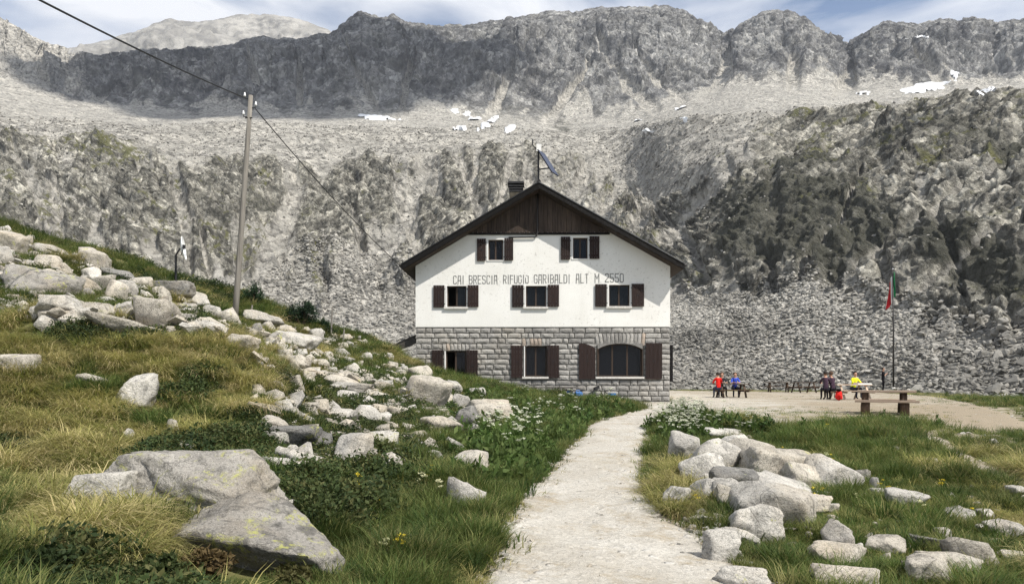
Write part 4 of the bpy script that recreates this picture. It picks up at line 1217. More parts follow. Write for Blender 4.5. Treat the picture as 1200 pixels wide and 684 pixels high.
mb = MB(); mb.bar((0, 0, tz + .62), (.5, -.05, tz + .66), .05, .05); mb.bar((0, 0, tz + 1.36), (.08, -.02, tz + 1.36), .05, .05); mb.build('panel_bracket', M['iron'], mast)
# ------------------------------------------------------------------ boulders
def ico(sub):
    bm = bmesh.new(); bmesh.ops.create_icosphere(bm, subdivisions=sub, radius=1.0)
    v = np.array([x.co[:] for x in bm.verts]); f = np.array([[q.index for q in p.verts] for p in bm.faces]); bm.free()
    return v, f
ICO = {k: ico(k) for k in (2, 3, 4, 5)}
def rock_geo(seed, sub=3, planes=11, rough=0.05, blunt=14.0):
    r = np.random.default_rng(seed)
    d, f = ICO[sub]
    n = r.normal(size=(planes, 3)); n[:, 2] *= 0.9; n /= np.linalg.norm(n, axis=1)[:, None]
    h = r.uniform(0.62, 1.05, planes)
    # make sure the body is closed in every direction
    n = np.concatenate([n, np.array([[0, 0, 1], [0, 0, -1], [1, 0, 0], [-1, 0, 0], [0, 1, 0], [0, -1, 0]]) + r.normal(size=(6, 3)) * .22]); n /= np.linalg.norm(n, axis=1)[:, None]
    h = np.concatenate([h, r.uniform(.8, 1.05, 6)])
    c = np.maximum(d @ n.T, 1e-3) / h
    rad = 1.0 / (np.sum(c ** blunt, axis=1) ** (1.0 / blunt))
    v = d * rad[:, None]
    s = seed * 3.7
    q = 1 + rough * fbm(v[:, 0] * 1.6 + s, v[:, 1] * 1.6, v[:, 2] * 1.6, 3) + rough * .45 * fbm(v[:, 0] * 6 + s, v[:, 1] * 6, v[:, 2] * 6, 3, .6)
    lg = fbm(v[:, 0] * 1.1 + s * 2, v[:, 1] * 1.1, v[:, 2] * 2.2, 3); q += rough * .9 * (np.floor(lg * 4) / 4)          # broken ledges
    # a few cracks
    for _ in range(2):
        a = r.normal(size=3); a /= np.linalg.norm(a); o = r.uniform(-.35, .35)
        q -= rough * 1.1 * np.exp(-((v @ a - o + .05 * fbm(v[:, 0] * 3, v[:, 1] * 3, v[:, 2] * 3 + s, 2)) / .025) ** 2)
    v = v * q[:, None]
    lo, hi = v.min(0), v.max(0)
    v = (v - (lo + hi) / 2) / (hi - lo)
    return v, f
def rock_mesh(seed, mat, sub=3, **kw):
    v, f = rock_geo(seed, sub, **kw)
    me = np_mesh('boulder', v, f, False)
    me.materials.append(M[mat])
    return me
ROCKS = []           # (x, y, radius) footprints, so that plants keep clear
def put_rock(px, py, w, h, mesh, label, cat='rock', group=None, rz=None, tilt=(0, 0), depth=None, bury=0.22, name='rock', far=False):
    g = ground_hit(px, py)
    if g is None: return None
    k = g.y / FPX
    if 785 < px < 990 and 505 < py < 640 and w < 60: w *= 1.22; h *= 1.25
    W = w * k; H = h * k / (1 - bury); Dp = depth if depth else W * random.uniform(.65, .95)
    o = bpy.data.objects.new(name, mesh); COL.objects.link(o)
    yc = g.y + Dp * .38
    xc = (px - CXP) / FPX * yc
    zc_ = float(hgt(np.array([xc]), np.array([yc]))[0])
    zc_ = min(zc_, g.z + .35 * H)
    # a height seen partly from above: keep the visible height near the surveyed one
    o.location = (xc, yc, (g.z + zc_) / 2 + H * (.5 - bury))
    o.scale = (W * 1.14, Dp * 1.1, H * 1.08)
    o.rotation_euler = (tilt[0], tilt[1], rz if rz is not None else random.uniform(-.35, .35))
    tag(o, label, cat, group)
    ROCKS.append((xc, yc, W * .5, Dp * .5))
    return o
MESHC = {}
def shared(mat, i, sub=3):
    k = (mat, i, sub)
    if k not in MESHC: MESHC[k] = rock_mesh(100 + i * 7 + len(mat), mat, sub, planes=5 + i % 5, rough=.04 + .015 * (i % 3), blunt=45)
    return MESHC[k]

# the great broken boulder in the foreground, three pieces
g5 = dict(sub=5)
def hero(name, seed, mat, loc, size, rot, label, **kw):
    o = link(name, rock_mesh(seed, mat, 5, **kw)); o.location = loc; o.scale = size; o.rotation_euler = rot
    tag(o, label, 'rock'); ROCKS.append((loc[0], loc[1], size[0] * .46, size[1] * .46)); return o
a = ground_hit(290, 678)
hero('rock', 23, 'granite_lichen', (P(302, 644, a.y + .28)), (1.48, .9, .56), (math.radians(12), math.radians(20), math.radians(-10)), 'largest foreground boulder, a long slab with yellow lichen sloping to the right', planes=5, rough=.06, blunt=60)
hero('rock', 44, 'granite_lichen', (P(232, 572, a.y + 1.1)), (1.62, .85, .70), (math.radians(14), math.radians(16), math.radians(-14)), 'lichen covered slab leaning behind the largest foreground boulder', planes=5, rough=.06, blunt=60)
hero('rock', 35, 'granite_pale', (P(112, 584, a.y + .75)), (.58, .5, .46), (math.radians(4), math.radians(2), math.radians(8)), 'pale square block left of the largest foreground boulder', planes=4, rough=.035, blunt=60)

L = 'granite_lichen'; Wm = 'granite_warm'; Pl = 'granite_pale'; Dk = 'granite_dark'
LIST = [
 (158,602,15,20,Pl,'fist sized pale stone wedged between the foreground slabs'),
 (292,612,84,22,Pl,'flat slab behind the right half of the largest foreground boulder'),
 (109,316,36,23,Wm,'twin topped brown boulder high on the left slope'),
 (41,348,84,34,L,'broad lichen streaked ledge boulder at the left edge of the upper slope'),
 (66,378,54,28,Pl,'sharp pointed white boulder above the grassy knoll on the left'),
 (93,377,26,15,Pl,'small white block against the sharp pointed white boulder'),
 (184,388,58,34,Wm,'pyramid shaped tan boulder left of the wooden pole'),
 (150,396,80,16,Wm,'long low slab in front of the pyramid shaped boulder'),
 (20,441,50,20,Wm,'rounded boulder at the left edge beside yellow grass'),
 (163,480,46,33,Pl,'lone pale boulder in grass at the foot of the knoll'),
 (110,454,36,11,Wm,'flat stone sunk in grass above the lone pale boulder'),
 (149,348,22,18,Pl,'cube shaped pale rock below the satellite dish'),
 (100,342,28,15,Wm,'rounded rock just below the twin topped boulder'),
 (121,341,22,20,Wm,'upright tan rock between two rocks on the upper left slope'),
 (140,331,36,13,Dk,'dark flat rock on the skyline left of the satellite dish'),
 (200,346,50,18,Dk,'dark overhanging slab under the satellite dish'),
 (12,297,34,22,Wm,'big boulder on the skyline at the left edge'),
 (62,301,34,11,Pl,'flat pale rock on the skyline near the left edge'),
 (245,392,36,13,Pl,'flat white rock just left of the pole foot'),
 (249,372,20,13,Pl,'small white rock uphill left of the pole foot'),
 (226,357,42,17,Pl,'wide rock on the skyline between dish and pole'),
 (347,409,44,19,Pl,'broad pale rock below the dwarf pines'),
 (309,381,42,14,Pl,'long rock right of the pole foot'),
 (346,433,24,15,Wm,'wedge shaped rock downhill of the broad pale rock'),
 (404,456,42,13,Wm,'low rock at mid slope left of the hut'),
 (281,411,42,17,Wm,'rock pile block downhill of the pole'),
 (221,535,38,14,Pl,'flat pale stone in dark heath above the lichen slab'),
 (203,512,12,20,Pl,'small upright stone standing in heath below the knoll'),
 (152,518,12,14,Pl,'tiny grey stone in grass under the lone pale boulder'),
 (281,512,25,9,Pl,'small flat stone under the overhanging yellow grass'),
 (332,488,26,18,Pl,'rounded pale stone at the right foot of the yellow knoll'),
 (342,528,64,28,Dk,'dark fronted ledge rock at mid slope'),
 (322,512,36,20,Pl,'pale cap rock at the left end of the dark ledge'),
 (413,550,44,38,Pl,'bright white angular boulder in the middle of the left slope'),
 (354,553,60,21,Pl,'low white slab left of the bright angular boulder'),
 (308,593,56,18,Pl,'flat pale rock right of the lichen covered slab'),
 (449,527,34,21,Pl,'white block uphill right of the bright angular boulder'),
 (446,510,20,12,Wm,'small lichen stone behind the white block'),
 (374,532,26,26,Dk,'dark upright rock beside the bright angular boulder'),
 (430,494,32,18,Pl,'pale pointed rock at mid slope above the white block'),
 (400,491,28,11,Pl,'low rock left of the pale pointed rock'),
 (500,482,50,36,Wm,'tallest tan boulder of the pile below the hut corner'),
 (520,508,46,17,Wm,'long rounded rock at the foot of the pile below the hut'),
 (540,481,20,17,Pl,'tilted white block right of the tallest tan boulder'),
 (546,501,26,24,Dk,'dark leaning slab right of the pile below the hut'),
 (573,497,46,27,Wm,'big rounded boulder among white flowers below the hut'),
 (561,466,19,11,Pl,'small white stone on the lawn under the hut'),
 (492,446,26,18,Wm,'rock against the hut corner at the top of the pile'),
 (458,557,27,19,Wm,'narrow rock lying in grass left of the mottled path rock'),
 (551,555,42,27,Pl,'grey rock half hidden by heath near the path'),
 (535,562,32,8,Pl,'thin flat stone beside the half hidden grey rock'),
 (548,595,42,31,Pl,'leaning grey rock at the left edge of the path'),
 (415,464,50,13,Pl,'flat rock row on the slope below the dark beam'),
 (803,547,30,32,Pl,'upright boulder at the left end of the right hand rock pile'),
 (840,555,54,28,Pl,'wide pale block in the middle of the right hand rock pile'),
 (860,535,26,19,Pl,'grey block at the back of the right hand rock pile'),
 (848,517,40,11,Pl,'flat stones stacked behind the right hand rock pile'),
 (858,584,64,32,Dk,'dark fronted block in the right hand rock pile'),
 (908,562,96,36,Wm,'longest slab at the back right of the right hand rock pile'),
 (973,571,46,28,Pl,'pale boulder at the right end of the long slab'),
 (917,586,58,24,Pl,'rounded block below the longest slab'),
 (902,618,94,44,Pl,'big pale boulder at the front of the right hand rock pile'),
 (880,633,52,30,Pl,'squat grey boulder under the big pale front boulder'),
 (850,594,28,23,Pl,'rough rock at the path side of the right hand rock pile'),
 (1006,566,22,15,L,'small lichen rock in the grass right of the rock pile'),
 (1060,595,46,19,Pl,'bright speckled rock alone in the right hand meadow'),
 (1029,582,18,9,Pl,'small round stone left of the bright speckled rock'),
 (866,640,46,15,Pl,'flat white stone below the rock pile beside the path'),
 (982,646,36,34,L,'upright pointed rock with lichen in the right foreground'),
 (987,664,78,22,Wm,'long flat slab under the upright pointed rock'),
 (985,696,84,30,Wm,'tan slab cut by the bottom edge on the right'),
 (1038,648,42,18,Wm,'rounded tan rock right of the upright pointed rock'),
 (1086,646,46,15,Dk,'dark flat rock in the right foreground'),
 (1138,668,62,30,Wm,'broad tan slab in the lower right rocks'),
 (1110,674,56,24,Wm,'tilted slab left of the broad tan slab'),
 (1084,684,56,30,Wm,'leaning slab in the lower right rocks nearest the dark flat rock'),
 (1105,637,24,17,Pl,'small block above the dark flat rock'),
 (1120,612,36,13,Pl,'pale flat rock near the side trail'),
 (1154,610,18,13,Pl,'pointed stone beside the side trail'),
 (1173,630,40,17,Pl,'grey rounded rock near the right edge'),
 (1188,662,28,15,Wm,'flat rock at the right edge near the bottom'),
 (1166,524,13,9,Pl,'small white stone on the bare ground at far right'),
 (1092,546,15,9,Pl,'white stone at the end of the tall dark grass'),
 (842,662,40,40,Pl,'rugged block bordering the bottom right of the path'),
 (868,694,60,24,Pl,'flat block at the bottom right corner of the path'),
 (792,597,26,20,Pl,'broken stone at the path edge beside straw grass'),
 (1190,582,20,12,Pl,'stone by the right edge above the side trail'),
 (822,566,40,26,Pl,'grey block low in the left part of the right hand rock pile'),
 (880,548,46,24,Wm,'tan block in the middle back of the right hand rock pile'),
 (940,574,44,22,Wm,'tan block between the long slab and the pale end boulder'),
 (826,590,34,22,Pl,'pale stone at the foot of the rock pile by the path'),
 (862,604,44,22,Wm,'tan block tucked under the dark fronted block'),
 (945,604,40,18,Wm,'low tan rock right of the big pale front boulder'),
]
for i, (px, py, w, h, mt, lb) in enumerate(LIST):
    big_ = w > 40
    mesh = rock_mesh(300 + i, mt, 4, planes=5 + i % 5, rough=.045, blunt=36 + 10 * (i % 4)) if w * h > 500 else shared(mt, i % 8)
    put_rock(px, py, w, h, mesh, lb, tilt=(random.uniform(-.22, .12), random.uniform(-.05, .28)))

# the many smaller rocks, each told apart by its size, colour and place beside a landmark
MARKS = [(275, 380, 'the foot of the wooden pole'), (206, 334, 'the satellite dish'), (184, 380, 'the pyramid shaped boulder'), (66, 370, 'the sharp pointed white boulder'), (41, 340, 'the broad ledge boulder'),
 (109, 308, 'the twin topped boulder'), (12, 288, 'the skyline boulder at the left edge'), (350, 380, 'the larger dwarf pine'), (490, 435, 'the left hut corner'), (413, 540, 'the bright angular boulder'), (342, 520, 'the dark ledge rock'),
 (500, 475, 'the tallest tan boulder below the hut'), (573, 490, 'the rounded boulder among white flowers'), (404, 452, 'the low rock at mid slope'), (347, 405, 'the broad pale rock below the dwarf pines'), (548, 588, 'the leaning grey rock by the path'),
 (902, 605, 'the big pale boulder of the right pile'), (982, 640, 'the upright pointed rock'), (1060, 590, 'the bright speckled rock'), (1138, 660, 'the broad tan slab'), (1086, 640, 'the dark flat rock'), (1173, 625, 'the grey rounded rock at right'),
 (842, 655, 'the rugged block at the path edge'), (800, 590, 'the straw grass at the path edge'), (1120, 520, 'the bare patch below the terrace')]
ORD = ['nearest', 'second nearest', 'third nearest', 'fourth nearest', 'fifth nearest', 'sixth nearest', 'seventh nearest', 'eighth nearest', 'ninth nearest', 'tenth nearest']
ZROCKS = []
def label_zone_rocks():
    from collections import defaultdict
    bins = defaultdict(list)
    for o, px, py, w, mt in ZROCKS:
        d, k = min((math.hypot(px - m[0], (py - m[1]) * 1.6), i) for i, m in enumerate(MARKS))
        dx, dy = px - MARKS[k][0], (py - MARKS[k][1]) * 1.6
        side = ('right of' if dx > 0 else 'left of') if abs(dx) > abs(dy) else ('in front of' if dy > 0 else 'behind')
        size = 'tiny' if w < 10 else 'small' if w < 15 else 'medium sized' if w < 22 else 'large'
        col = {'granite_pale': 'pale', 'granite_warm': 'tan', 'granite_lichen': 'lichen spotted', 'granite_dark': 'dark'}[mt]
        bins[(size, col, side, MARKS[k][2])].append((d, o))
    for (size, col, side, nm), lst in bins.items():
        lst.sort(key=lambda q: q[0])
        for i, (d, o) in enumerate(lst):
            o['label'] = '%s %s rock %s %s' % (size, col, side, nm) + ('' if len(lst) == 1 else ', %s' % ORD[min(i, 9)])
def zone(n, poly, wr, label, group, mats, ratio=(.4, .8), seed=1):
    r = random.Random(seed)
    poly = np.array(poly, float); lo, hi = poly.min(0), poly.max(0); c = 0; tries = 0
    while c < n and tries < n * 30:
        tries += 1
        px, py = r.uniform(lo[0], hi[0]), r.uniform(lo[1], hi[1])
        if poly_sd(np.array([px]), np.array([py]), poly)[0] < 0: continue
        w = wr[0] + (wr[1] - wr[0]) * r.random() ** 2.2
        g = ground_hit(px, py)
        if g is None: continue
        W = w * g.y / FPX
        if any((g.x - a) ** 2 + (g.y + W * .3 - b) ** 2 < (max(rr, dd) * .8 + W * .4) ** 2 for a, b, rr, dd in ROCKS): continue
        if open_sd(np.array([g.x]), np.array([g.y]))[0] > -.12: continue
        mt = r.choice(mats)
        o = put_rock(px, py, w, w * r.uniform(*ratio), shared(mt, r.randrange(8)), label, group=group, rz=r.uniform(-3, 3), tilt=(r.uniform(-.25, .25), r.uniform(-.25, .25)), bury=.3)
        ZROCKS.append((o, px, py, w, mt))
        c += 1
zone(88, [(0, 268), (105, 300), (165, 332), (210, 350), (290, 382), (350, 388), (330, 400), (210, 392), (120, 375), (0, 370)], (9, 34), 'pale granite rock in the boulder field on the upper left slope', 'rocks of the upper left boulder field', [Pl, Pl, Wm, Wm, L], seed=5)
zone(62, [(300, 384), (360, 388), (420, 400), (475, 428), (500, 450), (560, 470), (560, 500), (450, 500), (330, 450), (300, 430)], (7, 24), 'pale granite rock scattered on the slope between pole and hut', 'rocks between pole and hut', [Pl, Pl, Wm], seed=6)
zone(16, [(330, 500), (560, 505), (570, 560), (480, 600), (320, 600)], (6, 15), 'small pale stone in the grass of the lower left slope', 'stones of the lower left slope', [Pl, Wm], seed=7)
zone(30, [(850, 600), (960, 575), (1040, 560), (1200, 560), (1200, 684), (880, 684)], (7, 24), 'pale stone half buried in the right foreground turf', 'stones of the right foreground turf', [Pl, Pl, Wm], seed=8)
zone(6, [(1030, 520), (1200, 500), (1200, 560), (1050, 560)], (4, 11), 'small stone on the bare patch below the terrace', 'stones of the bare patch', [Pl, Wm], seed=9)
zone(12, [(748, 560), (800, 560), (850, 620), (880, 684), (830, 684), (770, 610)], (7, 18), 'stone lining the right edge of the path', 'stones along the right path edge', [Pl], seed=10)

label_zone_rocks()

# ------------------------------------------------------------------ loose stones nobody could count (instanced)
LIB = {}
def library(name, objs):
    c = bpy.data.collections.new(name)
    for i, o in enumerate(objs):
        o.name = '%s_%02d' % (name, i); c.objects.link(o)
    return c
def scatter(name, lib, pts, rot, scl, idx, label, cat):
    pts = np.asarray(pts, np.float32); n = len(pts)
    me = bpy.data.meshes.new(name); me.vertices.add(n); me.vertices.foreach_set('co', pts.ravel())
    a = me.attributes.new('rot', 'FLOAT_VECTOR', 'POINT'); a.data.foreach_set('vector', np.asarray(rot, np.float32).ravel())
    scl = np.asarray(scl, np.float32)
    if scl.ndim == 1: scl = np.repeat(scl[:, None], 3, 1)
    a = me.attributes.new('scl', 'FLOAT_VECTOR', 'POINT'); a.data.foreach_set('vector', scl.ravel())
    a = me.attributes.new('pick', 'INT', 'POINT'); a.data.foreach_set('value', np.asarray(idx, np.int32))
    o = bpy.data.objects.new(name, me); COL.objects.link(o)
    ng = bpy.data.node_groups.new(name, 'GeometryNodeTree')
    ng.interface.new_socket('Geometry', in_out='INPUT', socket_type='NodeSocketGeometry')
    ng.interface.new_socket('Geometry', in_out='OUTPUT', socket_type='NodeSocketGeometry')
    nn = ng.nodes; gi = nn.new('NodeGroupInput'); go = nn.new('NodeGroupOutput')
    ci = nn.new('GeometryNodeCollectionInfo'); ci.inputs['Collection'].default_value = lib
    ci.inputs['Separate Children'].default_value = True; ci.inputs['Reset Children'].default_value = True
    ip = nn.new('GeometryNodeInstanceOnPoints'); ip.inputs['Pick Instance'].default_value = True
    def na(nm, t):
        q = nn.new('GeometryNodeInputNamedAttribute'); q.data_type = t; q.inputs['Name'].default_value = nm
        return [s for s in q.outputs if s.enabled and s.name == 'Attribute'][0]
    er = nn.new('FunctionNodeEulerToRotation')
    ng.links.new(na('rot', 'FLOAT_VECTOR'), er.inputs[0]); ng.links.new(er.outputs[0], ip.inputs['Rotation'])
    ng.links.new(na('scl', 'FLOAT_VECTOR'), ip.inputs['Scale']); ng.links.new(na('pick', 'INT'), ip.inputs['Instance Index'])
    ng.links.new(gi.outputs[0], ip.inputs['Points']); ng.links.new(ci.outputs[0], ip.inputs['Instance']); ng.links.new(ip.outputs[0], go.inputs[0])
    md = o.modifiers.new('scatter', 'NODES'); md.node_group = ng
    tag(o, label, cat, kind='stuff')
    return o
def chip_mesh(seed, mat):
    """angular broken stone: hull of a few random points"""
    r = np.random.default_rng(seed); bm = bmesh.new()
    p = r.normal(size=(13, 3)); p /= np.linalg.norm(p, axis=1)[:, None]; p *= r.uniform(.75, 1.0, 13)[:, None]
    for q in p: bm.verts.new(q * np.array([.55, .5, .5]))
    bmesh.ops.convex_hull(bm, input=bm.verts); bmesh.ops.delete(bm, geom=[v for v in bm.verts if not v.link_faces], context='VERTS')
    me = bpy.data.meshes.new('stone'); bm.to_mesh(me); bm.free(); me.materials.append(M[mat]); return me
PEB = library('pebble_kind', [bpy.data.objects.new('s', chip_mesh(760 + k, (Pl, Wm)[k % 2])) for k in range(6)])
STN = library('stone_kind', [bpy.data.objects.new('s', chip_mesh(700 + k, 'scree_stone')) for k in range(10)])
def sheet_points(n, sel_w):
    """random points on the mountain sheet, weighted"""
    w = sel_w[:-1, :-1].copy()
    p = w.ravel() / w.sum()
    k = RNG.choice(len(p), n, p=p); i, j = np.unravel_index(k, w.shape)
    a, b = RNG.random(n), RNG.random(n)
    def bl(A): return A[i, j] * (1 - a) * (1 - b) + A[i, j + 1] * a * (1 - b) + A[i + 1, j] * (1 - a) * b + A[i + 1, j + 1] * a * b
    return np.stack([bl(Xm), bl(Ym), bl(Zm)], -1), i, j
# cell areas as seen from the valley floor
cellA = np.zeros(Xm.shape)
cellA[:-1, :-1] = np.linalg.norm(np.cross(np.stack([Xm[1:, :-1] - Xm[:-1, :-1], Ym[1:, :-1] - Ym[:-1, :-1], Zm[1:, :-1] - Zm[:-1, :-1]], -1), np.stack([Xm[:-1, 1:] - Xm[:-1, :-1], Ym[:-1, 1:] - Ym[:-1, :-1], Zm[:-1, 1:] - Zm[:-1, :-1]], -1)), axis=-1)
inview = sstep(-120, -60, PX2) * sstep(1330, 1270, PX2)
def stones(name, n, w, smin, smax, label, power=2.6, flat=.7):
    p, i, j = sheet_points(n, w)
    s = smin + (smax - smin) * RNG.random(n) ** power
    scl = np.stack([s * RNG.uniform(.8, 1.5, n), s * RNG.uniform(.7, 1.2, n), s * RNG.uniform(.45, .9, n) * flat / .7], -1)
    p[:, 2] += s * .12
    rot = np.stack([RNG.normal(0, .35, n), RNG.normal(0, .35, n), RNG.uniform(0, 6.3, n)], -1)
    return scatter(name, STN, p, rot, scl, RNG.integers(0, 10, n), label, 'scree')
tR = cellA * sstep(1.0, 1.05, T2) * (1 - sstep(1.9, 2.1, T2)) * sstep(740, 790, PX2) * inview
tR2 = tR * (Yb < 120) * (.25 + sstep(-.3, .5, lo(fbm, (PX2 / 40 + .8 * T2, T2 * 2.2, 7.7), 4)))
stones('scree', 56000, tR2, .10, .70, 'grey scree of broken stones rising behind the terrace', 3.2)
big_ = tR * (Yb < 100) * sstep(900, 1100, PX2)
stones('scree', 350, big_, .5, 1.3, 'larger blocks lying in the scree behind the terrace', 2.2)
tL = cellA * sstep(1.15, 1.3, T2) * (1 - sstep(1.95, 2.1, T2)) * sstep(270, 330, PX2) * (1 - sstep(560, 620, PX2))
stones('scree', 12000, tL, .35, 1.3, 'pale scree cones behind the left slope', 2.4)
sh_ = cellA * zs * (1 - upR) * inview
sh_ = sh_ * (Yb < 430) * sstep(-.35, .4, nz1 + .6 + lo(fbm, (PX2 / 15, T2 * 9, 1.1), 3))
stones('scree', 40000, sh_, .3, 1.1, 'grey moraine stones of the shelf below the summit ridge', 2.6)
cw = cellA * zc * sstep(.45, .7, slope) * inview
stones('scree', 3000, cw * (Yb > 150), .4, 1.3, 'fallen blocks lodged on the rock walls', 2.4)
cw = cellA * (zc * right + upR) * sstep(.45, .65, slope) * inview
stones('scree', 2500, cw * (Yb < 330), .2, .7, 'fallen blocks lodged on the right hand bluff', 2.4)
def rubble(n, poly, smin, smax, label, power=2.2):
    poly = np.array(poly, float); lo_, hi_ = poly.min(0), poly.max(0); pts = []
    while len(pts) < n:
        px, py = random.uniform(lo_[0], hi_[0]), random.uniform(lo_[1], hi_[1])
        if poly_sd(np.array([px]), np.array([py]), poly)[0] < 0: continue
        q = ground_hit(px, py)
        if q is None or open_sd(np.array([q.x]), np.array([q.y]))[0] > -.08: pts.append((0, 0, -5)); continue
        pts.append(q[:])
    pts = np.array([q for q in pts if q[2] > -4]); n = len(pts); s = smin + (smax - smin) * RNG.random(n) ** power
    scl = np.stack([s * RNG.uniform(.9, 1.6, n), s * RNG.uniform(.8, 1.2, n), s * RNG.uniform(.45, .9, n)], -1)
    rot = np.stack([RNG.normal(0, .3, n), RNG.normal(0, .3, n), RNG.uniform(0, 6.3, n)], -1); pts[:, 2] += s * .1
    scatter('rubble', PEB, pts, rot, scl, RNG.integers(0, 6, n), label, 'stones')
rubble(700, [(300, 380), (360, 386), (420, 398), (478, 428), (520, 452), (560, 480), (540, 500), (440, 480), (330, 430)], .12, .55, 'small broken stones between pole and hut')
rubble(520, [(0, 275), (105, 305), (210, 352), (290, 384), (300, 398), (120, 380), (0, 372)], .12, .5, 'small broken stones in the upper left boulder field')
rubble(130, [(790, 520), (870, 510), (985, 560), (960, 600), (930, 625), (850, 640), (800, 570)], .08, .3, 'small broken stones in the right hand rock pile')
rubble(160, [(850, 600), (1000, 570), (1200, 555), (1200, 684), (860, 684)], .04, .16, 'small broken stones in the right foreground turf')
rubble(150, [(742, 555), (790, 560), (860, 620), (900, 690), (850, 690), (790, 620)], .04, .2, 'small broken stones along the right path edge')
rubble(170, [(300, 400), (460, 430), (540, 500), (470, 560), (330, 520)], .12, .42, 'broken stones strewn over the middle of the left slope', 2.0)
rubble(260, [(300, 388), (470, 430), (590, 500), (570, 550), (330, 560), (285, 470)], .14, .5, 'broken rocks scattered among heath and grass left of the path', 2.4)
rubble(70, [(0, 480), (290, 490), (330, 600), (150, 560), (0, 600)], .05, .2, 'small stones in the grass below the knoll')
rubble(60, [(330, 480), (560, 500), (560, 560), (420, 600), (330, 560)], .05, .18, 'small broken stones in the lower left grass')
# pebbles on path and terrace
def pebbles(name, n, xr, yr, sdf, smin, smax, label, cond=None):
    x = RNG.uniform(*xr, n * 4); y = yr[0] + (yr[1] - yr[0]) * RNG.random(n * 4) ** 1.5
    sd = sdf(x, y); k = (sd > -.25) & (RNG.random(n * 4) < np.where(sd < .3, 1.0, .45)); x, y = x[k][:n], y[k][:n]
    z = hgt(x, y) + .012
    s = smin + (smax - smin) * RNG.random(len(x)) ** 3.2
    scl = np.stack([s * RNG.uniform(.8, 1.5, len(x)), s * RNG.uniform(.8, 1.3, len(x)), s * RNG.uniform(.3, .6, len(x))], -1)
    rot = np.stack([RNG.normal(0, .2, len(x)), RNG.normal(0, .2, len(x)), RNG.uniform(0, 6.3, len(x))], -1)
    return scatter(name, PEB, np.stack([x, y, z], -1), rot, scl, RNG.integers(0, 6, len(x)), label, 'pebbles')
pebbles('pebbles', 3000, (-.8, 6), (4.6, 27), path_sd, .01, .14, 'loose pebbles and flat stones on the gravel path')
pebbles('pebbles', 2500, (4, 26), (16, 60), lambda x, y: poly_sd(x, y, TERR), .03, .12, 'loose pebbles on the terrace')
pebbles('pebbles', 900, (7, 14), (9, 18), lambda x, y: np.where((y > 11.5), .1, trail_sd(x, y)), .02, .14, 'loose stones on the bare ground by the side trail')
# ------------------------------------------------------------------ plants
def blades(n, length, width, spread, lean, curl, seed, segs=3):
    """a tuft of tapering blades rising from a small foot"""
    r = np.random.default_rng(seed); V = []; F3 = []
    for k in range(n):
        a = r.uniform(0, 6.283); rad = spread * math.sqrt(r.random())
        bx, by = rad * math.cos(a), rad * math.sin(a)
        az = a + r.normal(0, .8); L = length * r.uniform(.55, 1.1); ln = lean * r.uniform(.3, 1.4); w = width * r.uniform(.7, 1.3)
        tx, ty = -math.sin(az), math.cos(az)
        p = np.array([bx, by, -.03]); ang = ln
        pts = [p.copy()]
        for s in range(segs):
            p = p + (L / segs) * np.array([math.sin(ang) * math.cos(az), math.sin(ang) * math.sin(az), math.cos(ang)]); ang += curl * r.uniform(.5, 1.4) / segs * 1.6
            pts.append(p.copy())
        b = len(V)
        for s in range(segs):
            ww = w * (1 - s / segs) ** .8 * .5
            V.append(pts[s] + np.array([tx, ty, 0]) * ww); V.append(pts[s] - np.array([tx, ty, 0]) * ww)
        V.append(pts[-1])
        for s in range(segs - 1):
            F3.append((b + 2 * s, b + 2 * s + 1, b + 2 * s + 3)); F3.append((b + 2 * s, b + 2 * s + 3, b + 2 * s + 2))
        F3.append((b + 2 * segs - 2, b + 2 * segs - 1, b + 2 * segs))
    return np.array(V), np.array(F3)
def leafcloud(n, rx, rz, lsize, seed, shell=.55, ratio=.5, droop=0.0):
    """small pointed leaves spread through a cushion"""
    r = np.random.default_rng(seed); V = []; F = []
    for k in range(n):
        d = r.normal(size=3); d /= np.linalg.norm(d); d[2] = abs(d[2])
        q = shell + (1 - shell) * r.random(); lump = 1 + .25 * math.sin(d[0] * 5 + seed) * math.cos(d[1] * 4 + seed * 2)
        c = d * q * lump * np.array([rx, rx, rz])
        u = d + r.normal(size=3) * .8; u /= np.linalg.norm(u)
        s = np.cross(u, r.normal(size=3)); s /= np.linalg.norm(s)
        L = lsize * r.uniform(.6, 1.25)
        b = len(V)
        V += [c - u * L * .5, c + s * L * ratio * .5, c + u * L * .5, c - s * L * ratio * .5]
        F += [(b, b + 1, b + 2), (b, b + 2, b + 3)]
    return np.array(V), np.array(F)
def proto(vf, mat):
    me = np_mesh('tuft', vf[0], vf[1], False); me.materials.append(M[mat]); return bpy.data.objects.new('tuft', me)
def multi(parts):
    """parts: list of ((verts, faces), material) -> one mesh with slots"""
    V = []; F = []; mi = []; off = 0; mats = []
    for (v, f), m in parts:
        V.append(v); F.append(np.asarray(f) + off); off += len(v)
        if m not in mats: mats.append(m)
        mi += [mats.index(m)] * len(f)
    me = np_mesh('plant', np.concatenate(V), np.concatenate(F)); me.polygons.foreach_set('material_index', np.array(mi, np.int32))
    for m in mats: me.materials.append(M[m])
    return me
